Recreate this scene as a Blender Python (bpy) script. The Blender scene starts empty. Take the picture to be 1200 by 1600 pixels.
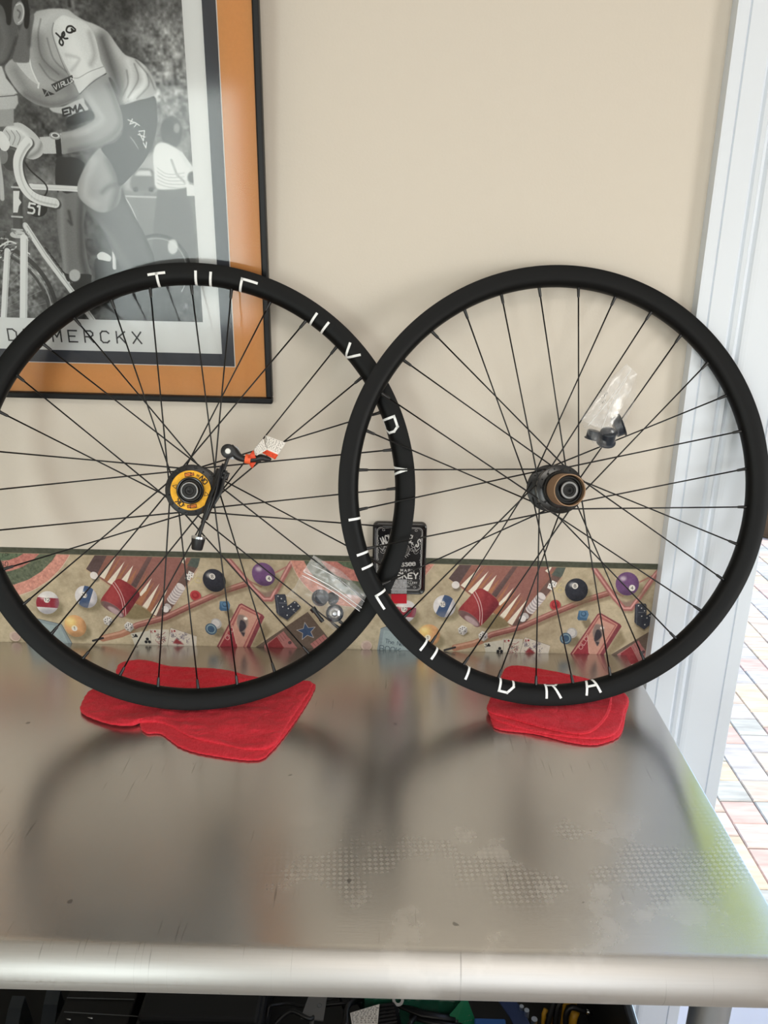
import bpy, bmesh, math, random
import numpy as np
from mathutils import Vector, Matrix, noise as mnoise

random.seed(7)
rng = np.random.RandomState(7)
S = bpy.context.scene
COL = S.collection
pi = math.pi

# ------------------------------------------------------------------ camera
TABLE_Z = 0.9
FPX, PITCH, ROLL, YAW, CAM_D, CAM_H = 1233.9, 0.316129, 0.016317, -0.010033, 1.207851, 0.642179
fwd = Vector((math.sin(YAW) * math.cos(PITCH), math.cos(YAW) * math.cos(PITCH), -math.sin(PITCH)))
r0 = Vector((math.cos(YAW), -math.sin(YAW), 0))
d0 = fwd.cross(r0)
RT = r0 * math.cos(ROLL) - d0 * math.sin(ROLL)
DN = r0 * math.sin(ROLL) + d0 * math.cos(ROLL)
CAM = Vector((0, -CAM_D, TABLE_Z + CAM_H))
cd = bpy.data.cameras.new('camera')
cam = bpy.data.objects.new('camera', cd)
COL.objects.link(cam)
S.camera = cam
cd.sensor_fit = 'VERTICAL'
cd.sensor_height = 36
cd.sensor_width = 27
cd.lens = 36 * FPX / 1600
cd.clip_start = 0.02
m = Matrix(((RT.x, -DN.x, -fwd.x, CAM.x), (RT.y, -DN.y, -fwd.y, CAM.y), (RT.z, -DN.z, -fwd.z, CAM.z), (0, 0, 0, 1)))
cam.matrix_world = m

# ------------------------------------------------------------------ world, sun, daylight, exposure
S.view_settings.view_transform = 'Standard'
S.view_settings.look = 'None'
S.view_settings.gamma = 1
S.view_settings.use_curve_mapping = False
S.view_settings.exposure = 0.46
w = bpy.data.worlds.new('sky')
S.world = w
w.use_nodes = True
nt = w.node_tree
sky = nt.nodes.new('ShaderNodeTexSky')
sky.sky_type = 'NISHITA'
sky.sun_disc = False
sky.sun_elevation = math.radians(52)
sky.sun_rotation = math.radians(100)
bgn = nt.nodes['Background']
nt.links.new(sky.outputs[0], bgn.inputs[0])
bgn.inputs[1].default_value = 0.34


def lamp(name, kind, loc, energy, color, size=None, target=None, direction=None, angle=None):
    ld = bpy.data.lights.new(name, kind)
    ld.energy = energy
    ld.color = color
    if size:
        ld.shape = 'RECTANGLE'
        ld.size, ld.size_y = size
    if angle:
        ld.angle = angle
    o = bpy.data.objects.new(name, ld)
    COL.objects.link(o)
    o.location = loc
    dv = Vector(direction) if direction else Vector(target) - Vector(loc)
    o.rotation_euler = dv.to_track_quat('-Z', 'Y').to_euler()
    return o


lamp('sun', 'SUN', (3, 2, 6), 3.0, (1.0, 0.92, 0.82), direction=(-0.62, 0.10, -0.78), angle=0.02)
# daylight entering by the two windows of the wall behind the camera and the window of the right wall
lamp('window_daylight_left', 'AREA', (-1.55, -4.55, 1.05), 27, (0.90, 1.0, 0.97), size=(1.0, 1.5), direction=(0, 1, 0))
lamp('window_daylight_centre', 'AREA', (0.75, -4.55, 1.45), 19, (1.0, 0.985, 0.955), size=(1.7, 1.3), direction=(0, 1, 0))
lamp('window_daylight_right', 'AREA', (2.55, -2.2, 1.30), 27, (1.0, 0.98, 0.95), size=(1.1, 1.0), direction=(-1, 0, 0))
# added ambient fill below the ceiling, no fitting stands there
lamp('ceiling_ambient_fill', 'AREA', (0.3, -2.0, 2.66), 10, (1.0, 0.93, 0.84), size=(1.2, 0.6), direction=(0, 0, -1))


# ------------------------------------------------------------------ pixel helpers (used to read positions off the photograph)
def ray(px, py):
    return fwd + RT * ((px - 600) / FPX) + DN * ((py - 800) / FPX)


def at_y(px, py, y):
    d = ray(px, py)
    return CAM + d * ((y - CAM.y) / d.y)


def at_z(px, py, z):
    d = ray(px, py)
    return CAM + d * ((z - CAM.z) / d.z)


def at_plane(px, py, o, n):
    d = ray(px, py)
    return CAM + d * ((o - CAM).dot(n) / d.dot(n))


# ------------------------------------------------------------------ object helpers
def tag(o, label=None, cat=None, group=None, kind=None):
    if label:
        o['label'] = label
    if cat:
        o['category'] = cat
    if group:
        o['group'] = group
    if kind:
        o['kind'] = kind
    return o


def empty(name, loc=(0, 0, 0), mat=None, **k):
    o = bpy.data.objects.new(name, None)
    o.empty_display_size = 0.05
    COL.objects.link(o)
    if mat is not None:
        o.matrix_world = mat
    else:
        o.location = loc
    tag(o, **k)
    return o


class MB:
    def __init__(s):
        s.v = []
        s.f = []
        s.uv = {}

    def add(s, vs, fs, M=None):
        n = len(s.v)
        s.v += [tuple(M @ Vector(v)) if M is not None else tuple(v) for v in vs]
        s.f += [tuple(i + n for i in f) for f in fs]
        return s

    def box(s, a, b, M=None, bev=0.0):
        x0, y0, z0 = a
        x1, y1, z1 = b
        if bev <= 0:
            v = [(x, y, z) for x in (x0, x1) for y in (y0, y1) for z in (z0, z1)]
            f = [(0, 1, 3, 2), (4, 6, 7, 5), (0, 4, 5, 1), (2, 3, 7, 6), (0, 2, 6, 4), (1, 5, 7, 3)]
            return s.add(v, f, M)
        bm = bmesh.new()
        bmesh.ops.create_cube(bm, size=1)
        for q in bm.verts:
            q.co = Vector(((q.co.x + .5) * (x1 - x0) + x0, (q.co.y + .5) * (y1 - y0) + y0, (q.co.z + .5) * (z1 - z0) + z0))
        bmesh.ops.bevel(bm, geom=bm.edges[:], offset=bev, segments=2, affect='EDGES', profile=0.5)
        bm.verts.index_update()
        s.add([q.co[:] for q in bm.verts], [[q.index for q in fc.verts] for fc in bm.faces], M)
        bm.free()
        return s

    def tube(s, pts, r, n=8, M=None, cap=True, flat=1.0, up=None):
        pts = [Vector(p) for p in pts]
        rs = r if isinstance(r, (list, tuple)) else [r] * len(pts)
        vs, fs = [], []
        pu = None
        for i, p in enumerate(pts):
            t = (pts[min(i + 1, len(pts) - 1)] - pts[max(i - 1, 0)]).normalized()
            if pu is None:
                a = Vector(up) if up else (Vector((0, 0, 1)) if abs(t.z) < .9 else Vector((1, 0, 0)))
                u = (a - t * a.dot(t)).normalized()
            else:
                u = (pu - t * pu.dot(t)).normalized()
            pu = u
            q = t.cross(u)
            for k in range(n):
                an = 2 * pi * k / n
                vs.append(p + (u * math.cos(an) * flat + q * math.sin(an)) * rs[i])
        for i in range(len(pts) - 1):
            for k in range(n):
                a, b = i * n + k, i * n + (k + 1) % n
                fs.append((a, b, b + n, a + n))
        if cap:
            fs.append(tuple(range(n))[::-1])
            fs.append(tuple((len(pts) - 1) * n + k for k in range(n)))
        return s.add(vs, fs, M)

    def lathe(s, prof, n=48, M=None, closed=False):
        """prof: (r, y) about the local y axis"""
        vs, fs = [], []
        for (r, y) in prof:
            for k in range(n):
                a = 2 * pi * k / n
                vs.append((r * math.sin(a), y, r * math.cos(a)))
        L = len(prof)
        for i in range(L if closed else L - 1):
            j = (i + 1) % L
            for k in range(n):
                k2 = (k + 1) % n
                fs.append((i * n + k, i * n + k2, j * n + k2, j * n + k))
        return s.add(vs, fs, M)

    def prism(s, pts, y0, y1, M=None):
        """outline in x,z extruded along y"""
        n = len(pts)
        vs = [(p[0], y0, p[1]) for p in pts] + [(p[0], y1, p[1]) for p in pts]
        fs = [tuple(range(n)), tuple(range(2 * n - 1, n - 1, -1))] + [(i, i + n, (i + 1) % n + n, (i + 1) % n) for i in range(n)]
        return s.add(vs, fs, M)

    def build(s, name, mat, parent=None, smooth=False, angle=None, fix=True):
        me = bpy.data.meshes.new(name)
        me.from_pydata(s.v, [], s.f)
        if fix:
            bm = bmesh.new()
            bm.from_mesh(me)
            bmesh.ops.recalc_face_normals(bm, faces=bm.faces[:])
            bm.to_mesh(me)
            bm.free()
        me.materials.append(mat)
        if smooth:
            me.polygons.foreach_set('use_smooth', [True] * len(me.polygons))
            if angle:
                me.set_sharp_from_angle(angle=math.radians(angle))
        o = bpy.data.objects.new(name, me)
        COL.objects.link(o)
        if parent is not None:
            o.parent = parent
        return o


def struct(o):
    o['kind'] = 'structure'
    return o


# ------------------------------------------------------------------ materials
def srgb(r, g, b):
    f = lambda c: (c / 255) / 12.92 if c / 255 <= .04045 else ((c / 255 + .055) / 1.055) ** 2.4
    return (f(r), f(g), f(b), 1)


def mat(name, color, rough=0.5, metal=0.0, spec=0.5, bump=None, var=None, coat=0, sheen=0):
    """bump = (scale, strength, distance); var = (scale, amount)"""
    m = bpy.data.materials.new(name)
    m.use_nodes = True
    t = m.node_tree
    b = t.nodes['Principled BSDF']
    b.inputs['Base Color'].default_value = color
    b.inputs['Roughness'].default_value = rough
    b.inputs['Metallic'].default_value = metal
    b.inputs['Specular IOR Level'].default_value = spec
    if coat:
        b.inputs['Coat Weight'].default_value = coat
        b.inputs['Coat Roughness'].default_value = .1
    if sheen:
        b.inputs['Sheen Weight'].default_value = sheen
    tc = t.nodes.new('ShaderNodeTexCoord')
    if bump:
        n = t.nodes.new('ShaderNodeTexNoise')
        n.inputs['Scale'].default_value = bump[0]
        n.inputs['Detail'].default_value = 4
        t.links.new(tc.outputs['Object'], n.inputs['Vector'])
        bp = t.nodes.new('ShaderNodeBump')
        bp.inputs['Strength'].default_value = bump[1]
        bp.inputs['Distance'].default_value = bump[2]
        t.links.new(n.outputs['Fac'], bp.inputs['Height'])
        t.links.new(bp.outputs['Normal'], b.inputs['Normal'])
    if var:
        n = t.nodes.new('ShaderNodeTexNoise')
        n.inputs['Scale'].default_value = var[0]
        n.inputs['Detail'].default_value = 5
        t.links.new(tc.outputs['Object'], n.inputs['Vector'])
        mx = t.nodes.new('ShaderNodeMix')
        mx.data_type = 'RGBA'
        c = color
        mx.inputs[6].default_value = tuple(max(0, x * (1 - var[1])) for x in c[:3]) + (1,)
        mx.inputs[7].default_value = tuple(min(1, x * (1 + var[1])) for x in c[:3]) + (1,)
        t.links.new(n.outputs['Fac'], mx.inputs[0])
        t.links.new(mx.outputs[2], b.inputs['Base Color'])
    return m


M_wall = mat('wall_paint', srgb(214, 206, 194), .75, spec=.25, bump=(260, .25, .0006), var=(1.6, .02))
M_trim = mat('white_trim_paint', srgb(224, 231, 240), .42, bump=(60, .1, .0006), var=(9, .02))
M_ceil = mat('ceiling_paint', srgb(235, 233, 228), .9)
M_floor = mat('floor_vinyl', srgb(122, 108, 92), .5, var=(4, .2))
M_rim = mat('matte_black_carbon', srgb(8, 9, 10), .45, spec=.17, bump=(900, .05, .0002))
M_blk = mat('black_anodised', srgb(22, 23, 25), .35, spec=.5)
M_blkpl = mat('black_plastic', srgb(20, 21, 24), .4)
M_spoke = mat('black_spoke', srgb(18, 18, 19), .38, metal=.3)
M_decal = mat('white_decal', srgb(238, 240, 240), .45)
M_frame = mat('black_frame', srgb(10, 11, 14), .4, spec=.3)
M_silver = mat('silver_metal', srgb(185, 188, 192), .22, metal=1)
M_steelpipe = mat('steel_pipe', srgb(196, 204, 214), .45, metal=1)
M_dark = mat('black_storage', srgb(17, 18, 20), .5, var=(20, .3))
M_kraft = mat('kraft_card', srgb(150, 120, 93), .85, bump=(180, .25, .0006), var=(60, .12))
M_orange = mat('orange_tape', srgb(238, 98, 52), .5)
M_cap = mat('dark_blue_rubber', srgb(40, 46, 55), .35, var=(90, .3))


# ------------------------------------------------------------------ raster painter for flat print
def catmull(P, closed=True, k=6):
    P = np.array(P, float)
    n = len(P)
    out = []
    for i in range(n if closed else n - 1):
        if closed:
            p0, p1, p2, p3 = P[i - 1], P[i], P[(i + 1) % n], P[(i + 2) % n]
        else:
            p0, p1, p2, p3 = P[max(i - 1, 0)], P[i], P[i + 1], P[min(i + 2, n - 1)]
        for t in np.arange(k) / k:
            out.append(.5 * ((2 * p1) + (-p0 + p2) * t + (2 * p0 - 5 * p1 + 4 * p2 - p3) * t * t + (-p0 + 3 * p1 - 3 * p2 + p3) * t ** 3))
    if not closed:
        out.append(P[-1])
    return np.array(out)


def boxblur(a, r):
    r = int(round(r))
    if r < 1:
        return a
    for ax in (0, 1):
        for _ in range(2):
            p = np.pad(a, [(r + 1, r) if i == ax else (0, 0) for i in range(a.ndim)], mode='edge')
            c = np.cumsum(p, axis=ax, dtype=np.float64)
            sl = [slice(None)] * a.ndim
            s2 = [slice(None)] * a.ndim
            sl[ax] = slice(2 * r + 1, None)
            s2[ax] = slice(0, -(2 * r + 1))
            a = ((c[tuple(sl)] - c[tuple(s2)]) / (2 * r + 1)).astype(np.float32)
    return a


def cloud(h, w, scale, seed):
    """smooth value noise, mean 0, about -1..1"""
    rs = np.random.RandomState(seed)
    gh, gw = int(h / scale) + 3, int(w / scale) + 3
    g = rs.rand(gh, gw) * 2 - 1
    yy = np.arange(h) / scale
    xx = np.arange(w) / scale
    y0 = yy.astype(int)
    x0 = xx.astype(int)
    fy = (yy - y0)[:, None]
    fx = (xx - x0)[None, :]
    fy = fy * fy * (3 - 2 * fy)
    fx = fx * fx * (3 - 2 * fx)
    a = g[y0][:, x0]
    b = g[y0][:, x0 + 1]
    c = g[y0 + 1][:, x0]
    d = g[y0 + 1][:, x0 + 1]
    return ((a * (1 - fx) + b * fx) * (1 - fy) + (c * (1 - fx) + d * fx) * fy).astype(np.float32)


GLY = {  # stroke font on a 4 x 6 grid, y down
    'A': '0,6 2,0 4,6|0.8,3.8 3.2,3.8', 'B': '0,0 0,6 3,6 4,5 4,4 3,3 0,3|3,3 3.7,2.2 3.7,.8 3,0 0,0', 'C': '4,1 3,0 1,0 0,1.2 0,4.8 1,6 3,6 4,5',
    'D': '0,0 0,6 2.4,6 4,4.5 4,1.5 2.4,0 0,0', 'E': '4,0 0,0 0,6 4,6|0,3 3,3', 'F': '4,0 0,0 0,6|0,3 3,3', 'G': '4,1 3,0 1,0 0,1.2 0,4.8 1,6 3,6 4,5 4,3.3 2.4,3.3',
    'H': '0,0 0,6|4,0 4,6|0,3 4,3', 'I': '2,0 2,6', 'J': '4,0 4,4.8 3,6 1,6 0,4.8', 'K': '0,0 0,6|4,0 0,3.6|1.4,2.6 4,6', 'L': '0,0 0,6 4,6',
    'M': '0,6 0,0 2,3.6 4,0 4,6', 'N': '0,6 0,0 4,6 4,0', 'O': '1,0 3,0 4,1.2 4,4.8 3,6 1,6 0,4.8 0,1.2 1,0', 'P': '0,6 0,0 3,0 4,1 4,2.4 3,3.3 0,3.3',
    'R': '0,6 0,0 3,0 4,1 4,2.2 3,3.1 0,3.1|2,3.1 4,6', 'S': '4,1 3,0 1,0 0,1 0,2.2 1,2.9 3,3.2 4,4 4,5 3,6 1,6 0,5', 'T': '0,0 4,0|2,0 2,6',
    'U': '0,0 0,4.8 1,6 3,6 4,4.8 4,0', 'V': '0,0 2,6 4,0', 'W': '0,0 1,6 2,2 3,6 4,0', 'X': '0,0 4,6|4,0 0,6', 'Y': '0,0 2,3 4,0|2,3 2,6', 'Z': '0,0 4,0 0,6 4,6',
    '0': '1,0 3,0 4,1.2 4,4.8 3,6 1,6 0,4.8 0,1.2 1,0', '1': '1,1.2 2.4,0 2.4,6', '2': '0,1 1,0 3,0 4,1 4,2.2 0,6 4,6', '3': '0,0 4,0 2,2.4 4,3.6 4,5 3,6 1,6 0,5',
    '4': '3,6 3,0 0,4 4,4', '5': '4,0 .4,0 0,2.6 3,2.6 4,3.6 4,5 3,6 0,6', '6': '4,0 1.6,0 0,3 0,5 1,6 3,6 4,5 4,3.6 3,2.8 0,3', '7': '0,0 4,0 1.5,6',
    '8': '1,0 3,0 4,1 3,2.8 1,2.8 0,4 0,5 1,6 3,6 4,5 4,4 3,2.8 1,2.8 0,1 1,0', '9': '4,2.6 1,2.8 0,2 0,1 1,0 3,0 4,1 4,3 2,6', '=': '0,2 4,2|0,4 4,4', "'": '2,0 1.6,1.4', '.': '2,5.7 2,6',
    'e': '0,4 4,3.6 3.4,2.2 1.6,2 .2,3.4 .4,5.2 2,6 4,5', 'n': '0,6 .4,2.2|.3,3.2 2,2 3.6,2.4 3.6,6 4.2,5.6', 's': '3.6,2.4 1.4,2 1,3 3.4,4.6 2.6,6 .2,5.6', 'h': '0,6 .4,0|.2,3.6 2,2.2 3.6,3 3.6,6',
    'w': '0,2 1,6 2,3 3,6 4.2,2', 't': '0,0 4.6,0|2.6,0 1.6,6', ' ': ''}


class Paint:
    def __init__(s, w, h, fn, base, seed=1):
        """fn maps source coordinates to canvas pixels"""
        s.w, s.h, s.fn = w, h, fn
        s.a = np.zeros((h, w, 3), np.float32) + np.array(base, np.float32)
        s.clip = None

    def T(s, P):
        return np.array([s.fn(p[0], p[1]) for p in P], float)

    def bb(s, Q, pad):
        x0 = max(int(Q[:, 0].min() - pad), 0)
        x1 = min(int(Q[:, 0].max() + pad) + 2, s.w)
        y0 = max(int(Q[:, 1].min() - pad), 0)
        y1 = min(int(Q[:, 1].max() + pad) + 2, s.h)
        return (x0, x1, y0, y1) if x1 > x0 and y1 > y0 else None

    def put(s, B, M, col, al=1.0):
        x0, x1, y0, y1 = B
        M = M * al
        if s.clip is not None:
            M = M * s.clip[y0:y1, x0:x1]
        c = np.array(col, np.float32)
        if c.ndim == 0:
            c = np.array([c, c, c])
        A = s.a[y0:y1, x0:x1]
        s.a[y0:y1, x0:x1] = A + (c - A) * M[..., None]

    def maskpoly(s, Q, blur, pad):
        B = s.bb(Q, pad)
        if not B:
            return None, None
        x0, x1, y0, y1 = B
        acc = 0
        for (ox, oy) in ((.25, .25), (.75, .75), (.25, .75), (.75, .25)):
            yy = np.arange(y0, y1)[:, None] + oy
            xx = np.arange(x0, x1)[None, :] + ox
            ins = np.zeros((y1 - y0, x1 - x0), bool)
            for i in range(len(Q)):
                ax, ay = Q[i - 1]
                bx, by = Q[i]
                if ay == by:
                    continue
                c = ((ay > yy) != (by > yy))
                xc = (bx - ax) * (yy - ay) / (by - ay) + ax
                ins ^= c & (xx < xc)
            acc = acc + ins
        M = acc.astype(np.float32) / 4
        return B, boxblur(M, blur / 2) if blur else M

    def poly(s, P, col, sm=0, blur=0, al=1.0, setclip=False):
        Q = s.T(P)
        if sm:
            Q = catmull(Q, True, sm)
        B, M = s.maskpoly(Q, blur, blur * 1.6 + 2)
        if B is None:
            return
        s.put(B, M, col, al)
        if setclip:
            s.clip = np.zeros((s.h, s.w), np.float32)
            s.clip[B[2]:B[3], B[0]:B[1]] = M

    def ell(s, c, rx, ry, col, rot=0, blur=0, al=1.0, setclip=False):
        ro = math.radians(rot)
        P = [(c[0] + rx * math.cos(t) * math.cos(ro) - ry * math.sin(t) * math.sin(ro), c[1] + rx * math.cos(t) * math.sin(ro) + ry * math.sin(t) * math.cos(ro)) for t in np.linspace(0, 2 * pi, 28, endpoint=False)]
        s.poly(P, col, 0, blur, al, setclip)

    def line(s, P, wd, col, sm=0, soft=0, al=1.0, closed=False):
        """wd in canvas px"""
        Q = s.T(P)
        if sm:
            Q = catmull(Q, closed, sm)
        if closed:
            Q = np.vstack([Q, Q[:1]])
        pad = wd / 2 + soft + 2
        B = s.bb(Q, pad)
        if not B:
            return
        x0, x1, y0, y1 = B
        D = np.full((y1 - y0, x1 - x0), 1e9, np.float32)
        for i in range(len(Q) - 1):
            a, b = Q[i], Q[i + 1]
            X0 = max(int(min(a[0], b[0]) - pad), x0)
            X1 = min(int(max(a[0], b[0]) + pad) + 2, x1)
            Y0 = max(int(min(a[1], b[1]) - pad), y0)
            Y1 = min(int(max(a[1], b[1]) + pad) + 2, y1)
            if X1 <= X0 or Y1 <= Y0:
                continue
            yy = np.arange(Y0, Y1)[:, None] + .5
            xx = np.arange(X0, X1)[None, :] + .5
            d = b - a
            L = max(d @ d, 1e-9)
            t = np.clip(((xx - a[0]) * d[0] + (yy - a[1]) * d[1]) / L, 0, 1)
            dist = np.hypot(xx - a[0] - t * d[0], yy - a[1] - t * d[1])
            sub = D[Y0 - y0:Y1 - y0, X0 - x0:X1 - x0]
            np.minimum(sub, dist, out=sub)
        if soft:
            M = np.clip((wd / 2 + soft - D) / (2 * soft), 0, 1)
            M = M * M * (3 - 2 * M)
        else:
            M = np.clip(wd / 2 + .5 - D, 0, 1)
        s.put(B, M, col, al)

    def text(s, txt, o, ux, uy, adv, wd, col, al=1.0, soft=0):
        """o origin (top left) ; ux,uy vectors of glyph width/height in source coords; adv advance as multiple of ux"""
        x = 0.0
        for ch in txt:
            g = GLY.get(ch, GLY.get(ch.upper(), ''))
            for st in g.split('|'):
                if not st:
                    continue
                P = []
                for q in st.split():
                    a, b = map(float, q.split(','))
                    a = a / 4 + x
                    b = b / 6
                    P.append((o[0] + ux[0] * a + uy[0] * b, o[1] + ux[1] * a + uy[1] * b))
                s.line(P, wd, col, al=al, soft=soft)
            x += adv

    def noise(s, scale, amt, seed, y0=0, y1=None, x0=0, x1=None):
        n = cloud(s.h, s.w, scale, seed)
        s.a += (n * amt)[..., None] * (s.clip[..., None] if s.clip is not None else 1)

    def image(s, name):
        a = np.clip(s.a / 255.0, 0, 1)
        im = bpy.data.images.new(name, s.w, s.h)
        px = np.ones((s.h, s.w, 4), np.float32)
        px[..., :3] = a[::-1]
        im.pixels.foreach_set(px.ravel())
        im.update()
        im.pack()
        return im


def mat_print(name, im, rough=.6, spec=.3, bump=0):
    m = bpy.data.materials.new(name)
    m.use_nodes = True
    t = m.node_tree
    b = t.nodes['Principled BSDF']
    b.inputs['Roughness'].default_value = rough
    b.inputs['Specular IOR Level'].default_value = spec
    n = t.nodes.new('ShaderNodeTexImage')
    n.image = im
    n.extension = 'EXTEND'
    t.links.new(n.outputs['Color'], b.inputs['Base Color'])
    return m


def uv_quad(name, corners, mt, parent=None, thick=None):
    """flat print: corners bl, br, tr, tl"""
    me = bpy.data.meshes.new(name)
    me.from_pydata([tuple(c) for c in corners], [], [(0, 1, 2, 3)])
    u = me.uv_layers.new(name='UVMap')
    for i, c in enumerate(((0, 0), (1, 0), (1, 1), (0, 1))):
        u.data[i].uv = c
    me.materials.append(mt)
    o = bpy.data.objects.new(name, me)
    COL.objects.link(o)
    if parent is not None:
        o.parent = parent
    return o


# ================================================================== the room
XC, XK = 0.4373, 0.5887          # wall corner, outer edge of the casing
XL, XR, YF, ZC = -2.4, 2.6, -4.6, 2.7
DX = 1.75                         # right side of the doorway
WT = 0.12
struct(MB().box((XL, 0, 0), (XC + .12, WT, ZC)).box((XC + .12, 0, 2.12), (DX, WT, ZC)).box((DX, 0, 0), (XR, WT, ZC)).build('wall_back', M_wall))
struct(MB().box((XL - .12, YF, 0), (XL, WT, ZC)).build('wall_left', M_wall))
# right wall with its window hole
wy0, wy1, wz0, wz1 = -3.05, -1.35, .68, 2.02
struct(MB().box((XR, YF, 0), (XR + .12, wy0, ZC)).box((XR, wy1, 0), (XR + .12, WT, ZC)).box((XR, wy0, 0), (XR + .12, wy1, wz0)).box((XR, wy0, wz1), (XR + .12, wy1, ZC)).build('wall_right', M_wall))
# front wall (behind the camera) with a glazed door and a window
struct(MB().box((XL, YF - .12, 0), (-2.08, YF, ZC)).box((-2.08, YF - .12, 0), (-1.02, YF, .28)).box((-2.08, YF - .12, 1.83), (-1.02, YF, ZC))
       .box((-1.02, YF - .12, 0), (-.12, YF, ZC)).box((-.12, YF - .12, 0), (1.62, YF, .78)).box((-.12, YF - .12, 2.12), (1.62, YF, ZC)).box((1.62, YF - .12, 0), (XR, YF, ZC)).build('wall_front', M_wall))
struct(MB().box((XL - .12, YF - .12, -.1), (XR + .12, WT, 0)).build('floor', M_floor))
struct(MB().box((XL - .12, YF - .12, ZC), (XR + .12, WT, ZC + .1)).build('ceiling', M_ceil))


def win(name, x0, x1, z0, z1, nx):
    f = MB()
    y0, y1 = YF - .08, YF + .015
    f.box((x0 - .06, y0, z0 - .06), (x0, y1, z1 + .06)).box((x1, y0, z0 - .06), (x1 + .06, y1, z1 + .06)).box((x0, y0, z0 - .06), (x1, y1, z0)).box((x0, y0, z1), (x1, y1, z1 + .06))
    for i in range(1, nx):
        x = x0 + (x1 - x0) * i / nx
        f.box((x - .02, y0, z0), (x + .02, y1, z1))
    return struct(f.build(name, M_trim))


win('window_1', -2.05, -1.05, .3, 1.8, 1)
win('window_2', -.1, 1.6, .8, 2.1, 2)
struct(MB().box((XR - .015, wy0 - .06, wz0 - .06), (XR + .02, wy0, wz1 + .06)).box((XR - .015, wy1, wz0 - .06), (XR + .02, wy1 + .06, wz1 + .06)).box((XR - .015, wy0, wz0 - .06), (XR + .02, wy1, wz0)).box((XR - .015, wy0, wz1), (XR + .02, wy1, wz1 + .06)).build('window_3', M_trim))

# fluted door casing beside the table: profile in plan, extruded upwards
cw = XK - XC
prof = [(0, 0), (0, -.0215), (.004, -.022), (.016, -.022), (.0175, -.0195), (.019, -.022), (.047, -.022), (.0485, -.0185), (.052, -.0165), (.055, -.020), (.060, -.0215),
        (.063, -.0175), (.067, -.016), (.071, -.0205), (.075, -.0215), (.079, -.022), (.1265, -.022), (.1275, -.0195), (.129, -.0195), (.130, -.022), (cw - .001, -.022), (cw, -.021), (cw, 0)]
n = len(prof)
vs = [(XC + a, b, 0.0) for a, b in prof] + [(XC + a, b, 2.2) for a, b in prof]
fs = [(i, (i + 1) % n, (i + 1) % n + n, i + n) for i in range(n)] + [tuple(range(n))[::-1], tuple(range(n, 2 * n))]
trim_1 = struct(MB().add(vs, fs).build('trim_1', M_trim))
struct(MB().box((DX - .02, -.022, 0), (DX + .14, 0, 2.2)).box((XC, -.0218, 2.1), (DX + .14, 0, 2.24)).build('trim_2', M_trim))
# jamb lining and sill of the doorway
M_sill = mat('painted_sill', srgb(214, 212, 218), .5, var=(14, .04))
struct(MB().box((XC + .12, 0, 0), (XK - .001, WT + .03, 2.12)).box((DX, 0.0005, 0), (DX + .02, WT + .03, 2.12)).build('door_1', M_trim))
struct(MB().box((XK - .02, -.05, 0.0), (DX, .16, .055), bev=.006).build('trim_3', M_sill))

# ------------------------------------------------------------------ paved yard outside
M_joint = mat('paver_joint', srgb(120, 122, 118), .95, bump=(120, .5, .002))
ground = struct(MB().box((XL - 3, WT + .0005, -.16), (7.0, 9.0, -.062)).build('ground', M_joint))
pave_m = []
for k, c in enumerate([(214, 196, 186), (206, 192, 178), (194, 192, 190), (218, 200, 176), (212, 184, 174), (188, 190, 184)]):
    mm = bpy.data.materials.new('stone_paver_%s' % 'abcdef'[k])
    mm.use_nodes = True
    t = mm.node_tree
    b = t.nodes['Principled BSDF']
    b.inputs['Roughness'].default_value = .85
    g = t.nodes.new('ShaderNodeNewGeometry')
    mp = t.nodes.new('ShaderNodeMapping')
    mp.inputs['Scale'].default_value = (9, 55, 9)
    mp.inputs['Location'].default_value = (k * 3.7, k * 1.3, 0)
    nz = t.nodes.new('ShaderNodeTexNoise')
    nz.inputs['Scale'].default_value = 1.0
    nz.inputs['Detail'].default_value = 6
    cr = t.nodes.new('ShaderNodeValToRGB')
    e = cr.color_ramp.elements
    e[0].position, e[1].position = .32, .66
    cc = srgb(*c)
    e[0].color = tuple(x * .70 for x in cc[:3]) + (1,)
    e[1].color = cc
    t.links.new(g.outputs['Position'], mp.inputs['Vector'])
    t.links.new(mp.outputs[0], nz.inputs['Vector'])
    t.links.new(nz.outputs['Fac'], cr.inputs[0])
    t.links.new(cr.outputs[0], b.inputs['Base Color'])
    pave_m.append(mm)


def paver_mb(M, x, y, lx, ly):
    g = .0014
    b = .003
    z = -.055 + random.uniform(-.0012, .0012)
    x0, x1, y0, y1 = x + g, x + lx - g, y + g, y + ly - g
    v = [(x0, y0, -.075), (x1, y0, -.075), (x1, y1, -.075), (x0, y1, -.075), (x0, y0, z - b), (x1, y0, z - b), (x1, y1, z - b), (x0, y1, z - b),
         (x0 + b, y0 + b, z), (x1 - b, y0 + b, z), (x1 - b, y1 - b, z), (x0 + b, y1 - b, z)]
    f = [(0, 1, 5, 4), (1, 2, 6, 5), (2, 3, 7, 6), (3, 0, 4, 7), (4, 5, 9, 8), (5, 6, 10, 9), (6, 7, 11, 10), (7, 4, 8, 11), (8, 9, 10, 11)]
    return M.add(v, f)


def inview(x, y):
    d = Vector((x, y, -.055)) - CAM
    k = d.dot(fwd)
    return 600 + FPX * d.dot(RT) / k, 800 + FPX * d.dot(DN) / k


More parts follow.
